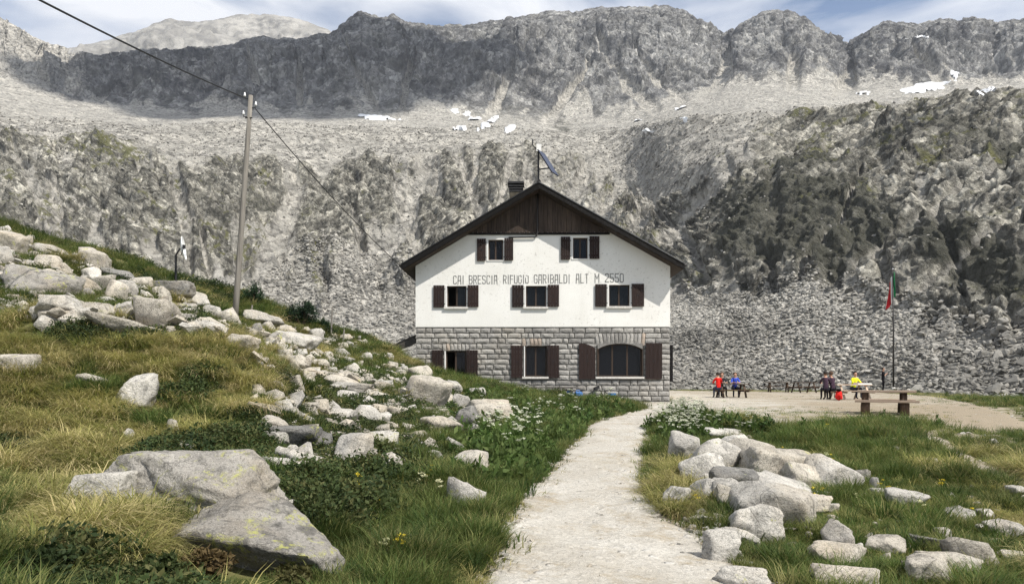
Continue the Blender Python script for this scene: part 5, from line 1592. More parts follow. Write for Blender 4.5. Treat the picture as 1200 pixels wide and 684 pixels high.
def umbel(seed, h=.5, nst=5):
    r = np.random.default_rng(seed); sv = []; sf = []; fv = []; ff = []
    for k in range(nst):
        a = r.uniform(0, 6.28); ln = r.uniform(.05, .35); H = h * r.uniform(.7, 1.15)
        top = np.array([math.cos(a) * ln * H, math.sin(a) * ln * H, H]); b0 = np.array([math.cos(a) * .04, math.sin(a) * .04, 0])
        b = len(sv); w = .006
        sv += [b0 + [w, 0, 0], b0 - [w, 0, 0], top]; sf.append((b, b + 1, b + 2))
        b = len(sv); sv += [b0 + [0, w, 0], b0 - [0, w, 0], top]; sf.append((b, b + 1, b + 2))
        R = r.uniform(.035, .065)
        for q in range(26):
            t = r.uniform(0, 6.28); rr = R * math.sqrt(r.random()); c = top + np.array([rr * math.cos(t), rr * math.sin(t), .02 - 4 * rr * rr + r.normal() * .006])
            s = .012 * r.uniform(.7, 1.3); ang = r.uniform(0, 6.28); b = len(fv)
            e1 = np.array([math.cos(ang), math.sin(ang), r.normal() * .5]) * s; e2 = np.array([-math.sin(ang), math.cos(ang), r.normal() * .5]) * s
            fv += [c + e1, c + e2, c - e1, c - e2]; ff += [(b, b + 1, b + 2), (b, b + 2, b + 3)]
    return (np.array(sv), np.array(sf)), (np.array(fv), np.array(ff))

G_GREEN = library('green_tuft', [proto(blades(46, .26, .008, .085, .28, .75, 10 + k), 'grass_green') for k in range(6)])
G_YEL = library('yellow_tuft', [proto(blades(70, .36, .0065, .075, .42, 1.35, 30 + k), 'grass_yellow') for k in range(5)] + [proto(blades(50, .33, .006, .07, .55, 1.6, 60 + k), 'grass_straw') for k in range(2)])
G_TURF = library('short_turf', [proto(blades(60, .09, .006, .13, .4, .8, 80 + k), 'grass_green') for k in range(4)] + [proto(blades(55, .09, .006, .13, .5, .9, 90 + k), 'grass_yellow') for k in range(2)])
G_HEATH = library('heath_cushion', [proto(leafcloud(230, .17, .16, .034, 110 + k), 'heath_leaf') for k in range(5)])
G_LEAFY = library('leafy_plant', [proto(leafcloud(60, .20, .34, .15, 130 + k, .35, .42), 'broad_leaf') for k in range(4)])
_um = []
for k in range(4):
    st, fl = umbel(150 + k); _um.append(bpy.data.objects.new('u', multi([(st, 'broad_leaf'), (fl, 'umbel_white'), (leafcloud(26, .16, .25, .11, 170 + k, .3, .4), 'broad_leaf')])))
G_UMB = library('umbel_plant', _um)
_fl = []
for k, mt in enumerate(('flower_yellow', 'flower_pale', 'flower_yellow')):
    st, fl = umbel(190 + k, .28, 3); _fl.append(bpy.data.objects.new('f', multi([(st, 'grass_green'), (fl, mt)])))
G_FLO = library('small_flower', _fl)

rx = np.array([r[0] for r in ROCKS]); ry = np.array([r[1] for r in ROCKS]); rw = np.array([r[2] for r in ROCKS]); rd = np.array([r[3] for r in ROCKS])
def candidates(n, y0, y1, half=.86):
    y = np.sqrt(RNG.uniform(y0 * y0, y1 * y1, n)); s = RNG.uniform(-half, half, n); x = s * y
    ok = open_sd(x, y) < -.10 + .10 * fbm(x / .5, y / .5, 9.0, 2)
    ok &= ~((x > HX0 - .3) & (x < HX0 + HW + .3) & (y > HY - .35))
    ok &= ~((y > 39) & (x < 7.5)) | (x < -6)
    x, y = x[ok], y[ok]
    keep = np.ones(len(x), bool)
    for i in range(0, len(x), 5000):
        q = slice(i, i + 5000)
        u = ((x[q, None] - rx) / (rw * .9)) ** 2 + ((y[q, None] - ry) / (rd * .9)) ** 2
        keep[q] = ~(u < 1).any(1)
    x, y = x[keep], y[keep]
    z = hgt(x, y)
    return x, y, z, CXP + x / y * FPX, HOR - (z - CAM[2]) / y * FPX
def bl(px, py, cx, cy, sx, sy): return np.exp(-(((px - cx) / sx) ** 2 + ((py - cy) / sy) ** 2))
X_, Y_, Z_, PXs, PYs = [np.concatenate(q) for q in zip(candidates(11000, 3.0, 7), candidates(16000, 7, 12), candidates(19000, 12, 20), candidates(22000, 20, 40), candidates(3500, 40, 66))]
n1 = fbm(X_ / 1.7, Y_ / 1.7, 5.5, 4); n2 = fbm(X_ / .8, Y_ / .8, 8.8, 3); rr = RNG.random(len(X_))
lft = X_ < np.interp(Y_, PY, PL)
# how much dry yellow grass, heath, lush green and bare turf there is at each spot
yel = np.where(lft, .22 + .55 * bl(PXs, PYs, 240, 440, 110, 60) + .5 * bl(PXs, PYs, 60, 520, 110, 70) + .45 * bl(PXs, PYs, 110, 640, 90, 60) + .4 * bl(PXs, PYs, 60, 400, 130, 30) - .35 * bl(PXs, PYs, 480, 560, 120, 80) - .25 * bl(PXs, PYs, 640, 490, 80, 30),
     .18 + .75 * bl(PXs, PYs, 800, 590, 30, 34) + .35 * bl(PXs, PYs, 1000, 610, 60, 30) + .2 * bl(PXs, PYs, 1150, 550, 80, 40) - .5 * bl(PXs, PYs, 1020, 515, 110, 26)) + .45 * n1
hea = np.where(lft, .27 + .5 * bl(PXs, PYs, 300, 530, 130, 45) + .4 * bl(PXs, PYs, 440, 480, 90, 40) + .35 * bl(PXs, PYs, 230, 380, 60, 20) + .3 * bl(PXs, PYs, 500, 560, 60, 40) + .25 * bl(PXs, PYs, 150, 330, 200, 30) + .4 * bl(PXs, PYs, 380, 600, 70, 40),
     .05 + .2 * bl(PXs, PYs, 960, 590, 60, 20)) + .55 * fbm(X_ / 1.3 + 50, Y_ / 1.3, 3.1, 3)
turf = np.where(lft, .10 * (Y_ > 18), .50 - .6 * bl(PXs, PYs, 1020, 515, 110, 30) - .5 * bl(PXs, PYs, 860, 500, 80, 26) - .3 * bl(PXs, PYs, 900, 660, 60, 40))
bare = np.where(lft, 0, np.where((Y_ > 20) & (PXs > 1000), .55 + .5 * n1 - .8 * bl(PXs, PYs, 1105, 465, 40, 9), 0) + .9 * bl(PXs, PYs, 1130, 505, 120, 26) * (PXs > 1040) + .5 * bl(PXs, PYs, 1090, 560, 60, 30) * (n1 > -.1))
nearpath = np.clip(1 + open_sd(X_, Y_) / .9, 0, 1)
alive = rr > bare
kind = np.where(rr * .6 + n2 * .3 + .1 < turf, 2, 0)
kind = np.where((hea > .52) & (nearpath < .6), 3, kind)
kind = np.where((yel > .42) & (kind != 3), 1, kind)
kind = np.where((yel > .85), 1, kind)
fars = np.clip(Y_ / 16, 1, 1.6)
clump = .55 + .75 * sstep(-.35, .55, fbm(X_ / .42, Y_ / .42, 6.6, 3)) + .35 * bl(PXs, PYs, 1020, 515, 100, 24) + .25 * bl(PXs, PYs, 470, 600, 100, 60)
pile = poly_sd(PXs, PYs, np.array([(795, 530), (850, 512), (940, 530), (1000, 565), (960, 605), (940, 640), (870, 640), (815, 590)], float))
alive &= (pile < 0) | (rr > .55)
clump = clump * (1 - .6 * bl(PXs, PYs, 290, 670, 110, 28))
def lay(sel, lib, nk, name, label, smin, smax, wide=1.0, cat='grass', lean=.12, up=0.0):
    s = RNG.uniform(smin, smax, sel.sum()) * fars[sel] * clump[sel]
    sc = np.stack([s * wide, s * wide, s / fars[sel] ** .35], -1)
    rot = np.stack([RNG.normal(0, lean, len(s)), RNG.normal(0, lean, len(s)), RNG.uniform(0, 6.28, len(s))], -1)
    return scatter(name, lib, np.stack([X_[sel], Y_[sel], Z_[sel] + up], -1), rot, sc, RNG.integers(0, nk, len(s)), label, cat)
lay(alive & (kind == 0), G_GREEN, 6, 'green_grass', 'green alpine grass on both sides of the path', .6, 1.25, 1.15)
lay(alive & (kind == 1), G_YEL, 7, 'yellow_grass', 'dry yellow tussock grass on the left slope and path edge', .6, 1.2, 1.25)
lay(alive & (kind == 2), G_TURF, 6, 'short_turf', 'short turf of the right hand meadow', .8, 1.6, 1.3)
lay(alive & (kind == 3), G_HEATH, 5, 'heath', 'low dark green heath between the rocks', .6, 1.25, 1.2, 'heath', .15, -.02)
# undergrowth of turf everywhere so that no bare sheet shows between the tufts
sel = (RNG.random(len(X_)) < .55) & alive
X_ += RNG.normal(0, .06, len(X_)); Z_ = hgt(X_, Y_)
sel &= open_sd(X_, Y_) < -.03
lay(sel, G_TURF, 6, 'undergrowth', 'short undergrowth between the grass tufts', .9, 1.7, 1.4)
# leafy plants and white umbels by the path and in front of the hut
def patch(n, blobs):
    out = []
    for (cx, cy, sx, sy, m) in blobs:
        for _ in range(m):
            g = ground_hit(cx + RNG.normal() * sx, cy + RNG.normal() * sy)
            if g is None: continue
            if open_sd(np.array([g.x]), np.array([g.y]))[0] > -.1: continue
            if HX0 - .2 < g.x < HX0 + HW + .2 and g.y > HY - .4: continue
            out.append(g[:])
    return np.array(out)
def lay2(pts, lib, nk, name, label, smin, smax, cat):
    s = RNG.uniform(smin, smax, len(pts)); rot = np.stack([RNG.normal(0, .1, len(s)), RNG.normal(0, .1, len(s)), RNG.uniform(0, 6.28, len(s))], -1)
    scatter(name, lib, pts, rot, s, RNG.integers(0, nk, len(s)), label, cat)
lay2(patch(0, [(600, 520, 30, 18, 150), (640, 500, 40, 12, 150), (700, 482, 25, 5, 90), (585, 545, 22, 12, 80), (798, 498, 20, 11, 130), (870, 502, 30, 8, 30), (560, 470, 40, 8, 60), (960, 505, 60, 8, 8)]), G_LEAFY, 4, 'leafy_plants', 'broad leaved plants along the path', .55, 1.15, 'plants')
lay2(patch(0, [(605, 505, 24, 14, 30), (640, 490, 40, 10, 12), (590, 480, 30, 8, 4), (798, 494, 20, 12, 130), (820, 487, 14, 5, 30), (870, 500, 25, 8, 14), (700, 476, 25, 4, 6)]), G_UMB, 4, 'white_umbels', 'white flowering umbels beside the path', .5, 1.0, 'flowers')
lay2(patch(0, [(455, 585, 45, 25, 9), (455, 650, 14, 8, 3), (960, 555, 70, 18, 14), (1000, 600, 90, 30, 8)]), G_FLO, 3, 'small_flowers', 'small yellow flowers in the grass', .4, .75, 'flowers')

# thin turf creeping over the gravel of the terrace
def creeping(blobs):
    out = []
    for (cx, cy, sx, sy, m) in blobs:
        for _ in range(m):
            g = ground_hit(cx + RNG.normal() * sx, cy + RNG.normal() * sy)
            if g is not None and g.x > 5.5 and path_sd(np.array([g.x]), np.array([g.y]))[0] < 0: out.append((g.x, g.y, g.z + .02))
    return np.array(out)
lay2(creeping([(945, 486, 34, 3, 130), (900, 480, 30, 2, 40), (1060, 490, 40, 4, 120), (830, 458, 20, 1.2, 60), (1090, 470, 30, 4, 120), (960, 466, 30, 2, 30), (1000, 498, 30, 4, 60)]), G_TURF, 6, 'creeping_turf', 'thin yellowish turf creeping over the terrace gravel', .8, 1.5, 'grass')
# shrubs, one by one
def shrub(px, py, w, h, name, label, leafmat_, n, lsize, ratio, group=None):
    g = ground_hit(px, py)
    k = g.y / FPX; R = w * k / 2; H = h * k
    root = empty(name, (g.x, g.y + R * .6, g.z)); tag(root, label, 'shrub', group)
    r = np.random.default_rng(int(px * 7 + py)); Vs = []; Fs = []; off = 0
    stm = MB()
    lobes = 9
    for q in range(lobes):
        a = r.uniform(0, 6.28); rad = R * .62 * math.sqrt(r.random()); c = np.array([rad * math.cos(a), rad * math.sin(a), H * r.uniform(.18, .62) * (1 - .45 * (rad / R) ** 2)])
        v, f = leafcloud(n // lobes, R * r.uniform(.34, .52), H * r.uniform(.28, .42), lsize, int(r.integers(1e6)), .3, ratio)
        Vs.append(v + c); Fs.append(f + off); off += len(v)
        stm.tube([(0, 0, -.05), tuple(c * .55 + np.array([0, 0, .05 * H])), tuple(c + np.array([0, 0, H * .22]))], [R * .035, R * .022, R * .008], 5)
    me = np_mesh('foliage', np.concatenate(Vs), np.concatenate(Fs)); link('foliage', me, M[leafmat_], root)
    stm.build('branches', M['twig'], root)
shrub(350, 385, 44, 40, 'dwarf_pine', 'larger dark dwarf pine right of the wooden pole', 'pine_leaf', 1800, .16, .22)
shrub(294, 358, 26, 32, 'dwarf_pine', 'small rounded dwarf pine on the skyline just right of the pole', 'pine_leaf', 1100, .15, .22)
shrub(378, 388, 18, 18, 'dwarf_pine', 'tiny dwarf pine right of the larger one', 'pine_leaf', 500, .12, .25)
for (a, b, w, h, lb) in [(24, 690, 96, 60, 'dark leafy alpenrose shrub in the bottom left corner'), (172, 690, 60, 40, 'low alpenrose shrub at the lower left end of the big boulder'), (226, 688, 90, 46, 'dense alpenrose shrub growing in front of the big boulder'),
                         (330, 694, 70, 26, 'reddish low shrub under the tip of the big boulder'), (408, 690, 44, 22, 'tiny shrub right of the big boulder tip')]:
    shrub(a, b, w, h, 'alpenrose_shrub', lb, 'alpenrose_leaf', 1700, .055, .45)
# ------------------------------------------------------------------ clouds drifting overhead (they shade the summit ridge)
def cloud(name, loc, size, seed, rz=0.0):
    v, f = ICO[5]
    r = np.random.default_rng(seed)
    q = 1 + .38 * fbm(v[:, 0] * 1.7 + seed, v[:, 1] * 1.7, v[:, 2] * 1.7, 5, .55)
    V = v * q[:, None] * np.array(size) * .5
    me = np_mesh(name, V, f, True); o = link(name, me, M['cloud_white']); o.location = loc; o.rotation_euler = (0, 0, rz)
    tag(o, kind='structure'); return o
def above(px, py, Y, t): return P(px, py, Y) + SUN * t
cloud('cloud', above(330, 80, 770, 2400), (400, 330, 90), 3, -.1)
cloud('cloud', above(480, 60, 790, 2500), (170, 200, 60), 9, .3)
cloud('cloud', above(195, 112, 740, 2400), (250, 150, 60), 5, .1)

# ------------------------------------------------------------------ pole, cables, dish, stakes
def gz1(x, y): return float(hgt(np.array([x]), np.array([y]))[0])
pb_ = ground_hit(275, 380); ptop = P(294, 112, pb_.y)
pole = empty('utility_pole', pb_); tag(pole, 'tall grey wooden pole carrying a cable on the left slope', 'pole')
d_ = ptop - pb_
mb = MB(); mb.tube([tuple(d_ * t) for t in (-.03, .2, .4, .6, .8, 1.0)], [.105, .10, .094, .088, .08, .072], 10); mb.build('post', M['pole_wood'], pole, True)
for k, (t, sx) in enumerate(((.985, -1), (.945, 1), (.905, -1))):
    c = d_ * t
    mb = MB(); mb.tube([c, c + Vector((sx * .2, 0, .02)), c + Vector((sx * .2, 0, .10))], .014, 6); mb.build('bracket', M['iron'], pole)
    mb = MB(); q = c + Vector((sx * .2, 0, .08)); mb.tube([q, q + Vector((0, 0, .04)), q + Vector((0, 0, .07)), q + Vector((0, 0, .14))], [.03, .045, .03, .02], 8); mb.build('insulator', M['dish_white'], pole, True)
mb = MB(); mb.tube([d_ * .90 + Vector((-.12, -.05, 0)), d_ * .90 + Vector((.12, -.05, 0))], .02, 6); mb.build('clamp', M['iron'], pole)
def cable(a, b, sag, r, name, label):
    a = Vector(a); b = Vector(b); mb = MB()
    mb.tube([a.lerp(b, t / 24) - Vector((0, 0, 4 * sag * (t / 24) * (1 - t / 24))) for t in range(25)], r, 6)
    o = mb.build(name, M['iron'], None, True); tag(o, label, 'cable', 'overhead cables'); return o
cable(ptop + Vector((-.15, 0, -.1)), P(-140, -98, 11), .12, .022, 'overhead_cable', 'black cable running from the pole top out over the upper left corner')
cable(ptop + Vector((.15, 0, -.45)), (HX0 - .3, HY + 6, EZ - .2), .35, .018, 'overhead_cable', 'black cable sloping from the pole top down to the hut roof')

g = ground_hit(206, 334)
dish = empty('satellite_dish', g); tag(dish, 'white satellite dish seen edge on, on a thin dark post', 'satellite dish')
kk = g.y / FPX
mb = MB(); mb.tube([(0, 0, -.1), (0, 0, 34 * kk)], .045, 8); mb.build('post', M['iron'], dish)
v = []; f = []
R_ = 14 * kk
nr2, ns2 = 5, 20
for j in range(nr2 + 1):
    for i in range(ns2):
        rr_ = R_ * j / nr2; a_ = 2 * math.pi * i / ns2
        v.append((.22 * (rr_ / R_) ** 2 * R_, rr_ * math.cos(a_) * .85, rr_ * math.sin(a_)))
for j in range(nr2):
    for i in range(ns2):
        f.append((j * ns2 + i, j * ns2 + (i + 1) % ns2, (j + 1) * ns2 + (i + 1) % ns2, (j + 1) * ns2 + i))
me = bpy.data.meshes.new('reflector'); me.from_pydata(v, [], f); me.update()
ro = link('reflector', me, M['dish_white'], dish); ro.location = (6 * kk, 0, 42 * kk); ro.rotation_euler = (0, math.radians(-8), math.radians(14))
sm = ro.modifiers.new('thickness', 'SOLIDIFY'); sm.thickness = .02
mb = MB(); mb.tube([(0, 0, 34 * kk), (.1, -.05, 38 * kk), (5 * kk, 0, 42 * kk)], .03, 6); mb.build('mount', M['iron'], dish)
mb = MB(); mb.tube([(6 * kk, 0, 34 * kk), (16 * kk, -.5, 40 * kk)], .015, 6); mb.box((15 * kk, -.55, 39 * kk), (15 * kk + .08, -.45, 39 * kk + .14)); mb.build('feed_arm', M['iron'], dish)
for (a_, b_, h_, lb) in ((388, 396, 36, 'thin wooden stake on the skyline right of the dwarf pines'), (294, 372, 14, 'short stake beside the foot of the wooden pole'), (402, 402, 16, 'short pale stake on the slope below the dwarf pines')):
    g = ground_hit(a_, b_); k_ = g.y / FPX
    mb = MB(); mb.tube([(0, 0, -.1), (.02, 0, h_ * k_ * .5), (.05, 0, h_ * k_)], [.035, .032, .028], 7); o = mb.build('stake', M['pole_wood']); o.location = g; tag(o, lb, 'stake')

# timber beam and boards leaning by the hut's left corner
bm_ = empty('timber_ramp', (HX0 - 1.9, HY - .3, gz1(HX0 - 1.9, HY - .3))); tag(bm_, 'dark weathered timber ramp leaning towards the left hut corner', 'ramp')
z_ = bm_.location.z
def rel(px, py, dy=0): q = P(px, py, HY + .6 + dy); return q - bm_.location
mb = MB(); mb.bar(rel(444, 417), rel(488, 398), .22, .28); mb.build('beam', M['grey_plank'], bm_)
mb = MB(); mb.bar(rel(444, 412, .5), rel(488, 393, .5), .5, .06); mb.build('board', M['grey_plank'], bm_)
mb = MB(); mb.bar(rel(466, 408, .3), rel(466, 430, .3), .14, .14, (0, 1, 0)); mb.build('post', M['grey_plank'], bm_)

# things along the hut wall
def at_wall(px, off): 
    x = (px - CXP) / FPX * (HY - off); y = HY - off
    return Vector((x, y, gz1(x, y)))
g = at_wall(648, .55)
tr = empty('wall_bench', g); tag(tr, 'low dark plank bench against the stone wall below the middle window', 'bench')
mb = MB(); mb.box((-1.0, -.16, .34), (1.05, .16, .40)); mb.build('seat', M['grey_plank'], tr)
for sx in (-.8, .85):
    mb = MB(); mb.box((sx - .05, -.14, -.2), (sx + .05, .14, .338)); mb.build('leg', M['grey_plank'], tr)
def can(px, off, w, h, mat, label, rz=0):
    g = at_wall(px, off); r = empty('jerry_can', g, rz); tag(r, label, 'jerry can', 'blue cans by the wall')
    mb = MB(); mb.poly_prism([(-w / 2, -.1, -.03), (w / 2, -.1, -.03), (w / 2, -.1, h * .8), (w * .32, -.1, h * .95), (-w / 2, -.1, h * .95)], (0, .2, 0)); body = mb.build('body', M[mat], r)
    bv = body.modifiers.new('round', 'BEVEL'); bv.width = .02; bv.segments = 2
    mb = MB(); mb.tube([(w * .3, 0, h * .86), (w * .36, 0, h * 1.02)], .03, 8); mb.build('cap', M['black_rubber'], r)
    mb = MB(); mb.tube([(-w * .35, 0, h * .93), (-w * .3, 0, h * 1.08), (w * .12, 0, h * 1.08), (w * .18, 0, h * .93)], .018, 6); mb.build('handle', M[mat], r)
can(668, .5, .30, .40, 'blue_plastic', 'left blue plastic can against the stone wall')
can(678, .6, .34, .46, 'blue_plastic', 'right blue plastic can against the stone wall', .3)
g = at_wall(692, .5)
tl = empty('folded_tool', g); tag(tl, 'dark garden tool leaning beside the blue cans', 'tool')
mb = MB(); mb.tube([(-.45, -.1, .02), (.3, .28, .62)], .025, 6); mb.build('shaft', M['iron'], tl)
mb = MB(); mb.bar((.2, .22, .56), (.42, .3, .64), .16, .12); mb.build('head', M['iron'], tl)
# small wheelbarrow-like mower: black wheels, blue cover
g = at_wall(718, .8)
mw = empty('lawn_mower', g, .5); tag(mw, 'small black machine with wheels and a blue cover in front of the arched window', 'mower')
mb = MB(); mb.poly_prism([(-.34, -.2, .10), (.30, -.2, .10), (.34, -.2, .22), (.1, -.2, .32), (-.34, -.2, .28)], (0, .4, 0)); mb.build('deck', M['black_rubber'], mw)
mb = MB(); mb.poly_prism([(-.2, -.14, .325), (.12, -.14, .345), (.08, -.14, .45), (-.16, -.14, .45)], (0, .28, 0)); mb.build('engine_cover', M['bike_blue'], mw)
for (wx_, wy_, wr_) in ((-.28, -.23, .13), (-.28, .19, .13), (.28, -.23, .10), (.28, .19, .10)):
    mb = MB(); mb.tube([(wx_, wy_, wr_ - .02), (wx_, wy_ + .05, wr_ - .02)], wr_, 14); wo = mb.build('wheel', M['black_rubber'], mw)
    mb = MB(); mb.tube([(wx_, wy_ - .006, wr_ - .02), (wx_, wy_ + .056, wr_ - .02)], wr_ * .4, 10); mb.build('hub', M['steel'], wo)
mb = MB(); mb.tube([(-.3, -.18, .25), (-.62, -.18, .62), (-.62, .18, .62), (-.3, .18, .25)], .016, 6); mb.build('handlebar', M['iron'], mw)

# ------------------------------------------------------------------ terrace furniture
TZ = .47 + .024
def terr(px, Y): 
    x = (px - CXP) / FPX * Y; return Vector((x, Y, gz1(x, Y) + .02))
def picnic(px, Y, rz, label, mat='table_wood', L=1.8, group='dark picnic tables on the terrace'):
    r = empty('picnic_table', terr(px, Y), rz); tag(r, label, 'table', group)
    for k in range(5):
        y0 = -.36 + k * .146; mb = MB(); mb.box((-L / 2, y0, .71), (L / 2, y0 + .135, .75)); mb.build('tabletop_plank', M[mat], r)
    for s in (-1, 1):
        for q in range(2):
            y0 = s * .72 + (-.13 if q == 0 else .005); mb = MB(); mb.box((-L / 2, y0, .41), (L / 2, y0 + .125, .45)); mb.build('seat_plank', M[mat], r)
    for sx in (-1, 1):
        x = sx * (L / 2 - .28)
        for s in (-1, 1):
            mb = MB(); mb.bar((x, s * .58, 0), (x, s * .22, .708), .045, .1, (1, 0, 0)); mb.build('leg', M[mat], r)
        mb = MB(); mb.box((x + sx * .03, -.84, .32), (x + sx * .075, .84, .408)); mb.build('crossbar', M[mat], r)
    return r
picnic(857, 42, .06, 'dark picnic table nearest the hut, with people seated')
picnic(912, 57, -.18, 'empty dark picnic table, left one of the two at the back of the terrace')
picnic(942, 55, .2, 'empty dark picnic table, right one of the two at the back of the terrace')
picnic(996, 38, .25, 'picnic table with seated people just behind the log table', 'bench_wood', 2.0, 'wooden tables on the right of the terrace')
# log table in front
g = terr(1036, 23.2)
lt = empty('log_table', g, -.42); tag(lt, 'heavy wooden table with two benches on thick log feet', 'table')
Lg = 1.62
for k in range(4):
    y0 = -.36 + k * .185; mb = MB(); mb.box((-Lg / 2 + .08, y0, .64), (Lg / 2 + .04, y0 + .175, .70)); mb.build('tabletop_plank', M['bench_wood'], lt)
for s in (-1, 1):
    for q in range(2):
        y0 = s * .78 - .17 + q * .175; mb = MB(); mb.box((-Lg / 2, y0, .36), (Lg / 2 + .08, y0 + .165, .42)); mb.build('seat_plank', M['bench_wood'], lt)
for sx in (-1, 1):
    x = sx * .52
    for s in (-1, 1):
        mb = MB(); mb.tube([(x, s * .78, -.03), (x, s * .78, .2), (x + .01, s * .78, .357)], [.125, .12, .115], 12); mb.build('log_foot', M['log_wood'], lt, True)
        mb = MB(); mb.tube([(x, s * .18, -.03), (x, s * .18, .637)], [.10, .095], 12); mb.build('log_leg', M['log_wood'], lt, True)
    mb = MB(); mb.tube([(x, -.75, .25), (x, .75, .25)], .075, 10); mb.build('log_beam', M['log_wood'], lt, True)
# papers on the far table
g = terr(1004, 38); o = MB().box((-.35, -.2, 0), (.45, .12, .05)).build('tray', M['paper_white']); o.location = g + Vector((.25, .05, .752)); o.rotation_euler = (0, 0, .25); tag(o, 'white cloth and papers lying on the table behind the log table', 'papers')

# flag pole with limp tricolour
fb = terr(1047, 57); fp = empty('flagpole', fb); tag(fp, 'tall thin flagpole at the back of the terrace', 'flagpole')
fk = 57 / FPX; H_ = 141 * fk
mb = MB(); mb.tube([(0, 0, 0), (0, 0, H_ * .5), (-.06, 0, H_)], [.07, .055, .035], 10); mb.build('pole', M['pipe_dark'], fp, True)
mb = MB(); mb.tube([(-.06, 0, H_), (-.06, 0, H_ + .05), (-.06, 0, H_ + .1), (-.06, 0, H_ + .14)], [.02, .07, .07, .01], 10); mb.build('finial', M['steel'], fp, True)
mb = MB(); mb.tube([(0, 0, -.05), (0, 0, .25)], [.16, .12], 10); mb.build('base', M['sill_stone'], fp, True)
fl = empty('flag', fb + Vector((-.08, 0, H_ - .12))); tag(fl, 'limp green white and red flag hanging from the flagpole', 'flag')
nu, nv = 36, 22
def fpos(u, v):
    drop = 1.75 * v + 1.05 * u ** 1.3
    x = .05 + .10 * math.sin(u * 8 + v) - .75 * max(0, u - .62) * (.6 + v) + .05 * v
    y = -.12 + .55 * u + .07 * math.sin(u * 17 + 2 * v) * min(1, u * 4)
    return (x, y, -drop)
for k, mt in enumerate(('flag_green', 'flag_white', 'flag_red')):
    v = []; f = []; n3 = nu // 3
    for i in range(n3 + 1):
        for j in range(nv + 1): v.append(fpos((k * n3 + i) / nu, j / nv))
    for i in range(n3):
        for j in range(nv): a_ = i * (nv + 1) + j; f.append((a_, a_ + nv + 1, a_ + nv + 2, a_ + 1))
    me = bpy.data.meshes.new('stripe'); me.from_pydata(v, [], f); me.update(); so_ = link('stripe', me, M[mt], fl)
    so_['label'] = ('green', 'white', 'red')[k] + ' stripe of the flag'
    for p in me.polygons: p.use_smooth = True
    sm = so_.modifiers.new('thickness', 'SOLIDIFY'); sm.thickness = .006

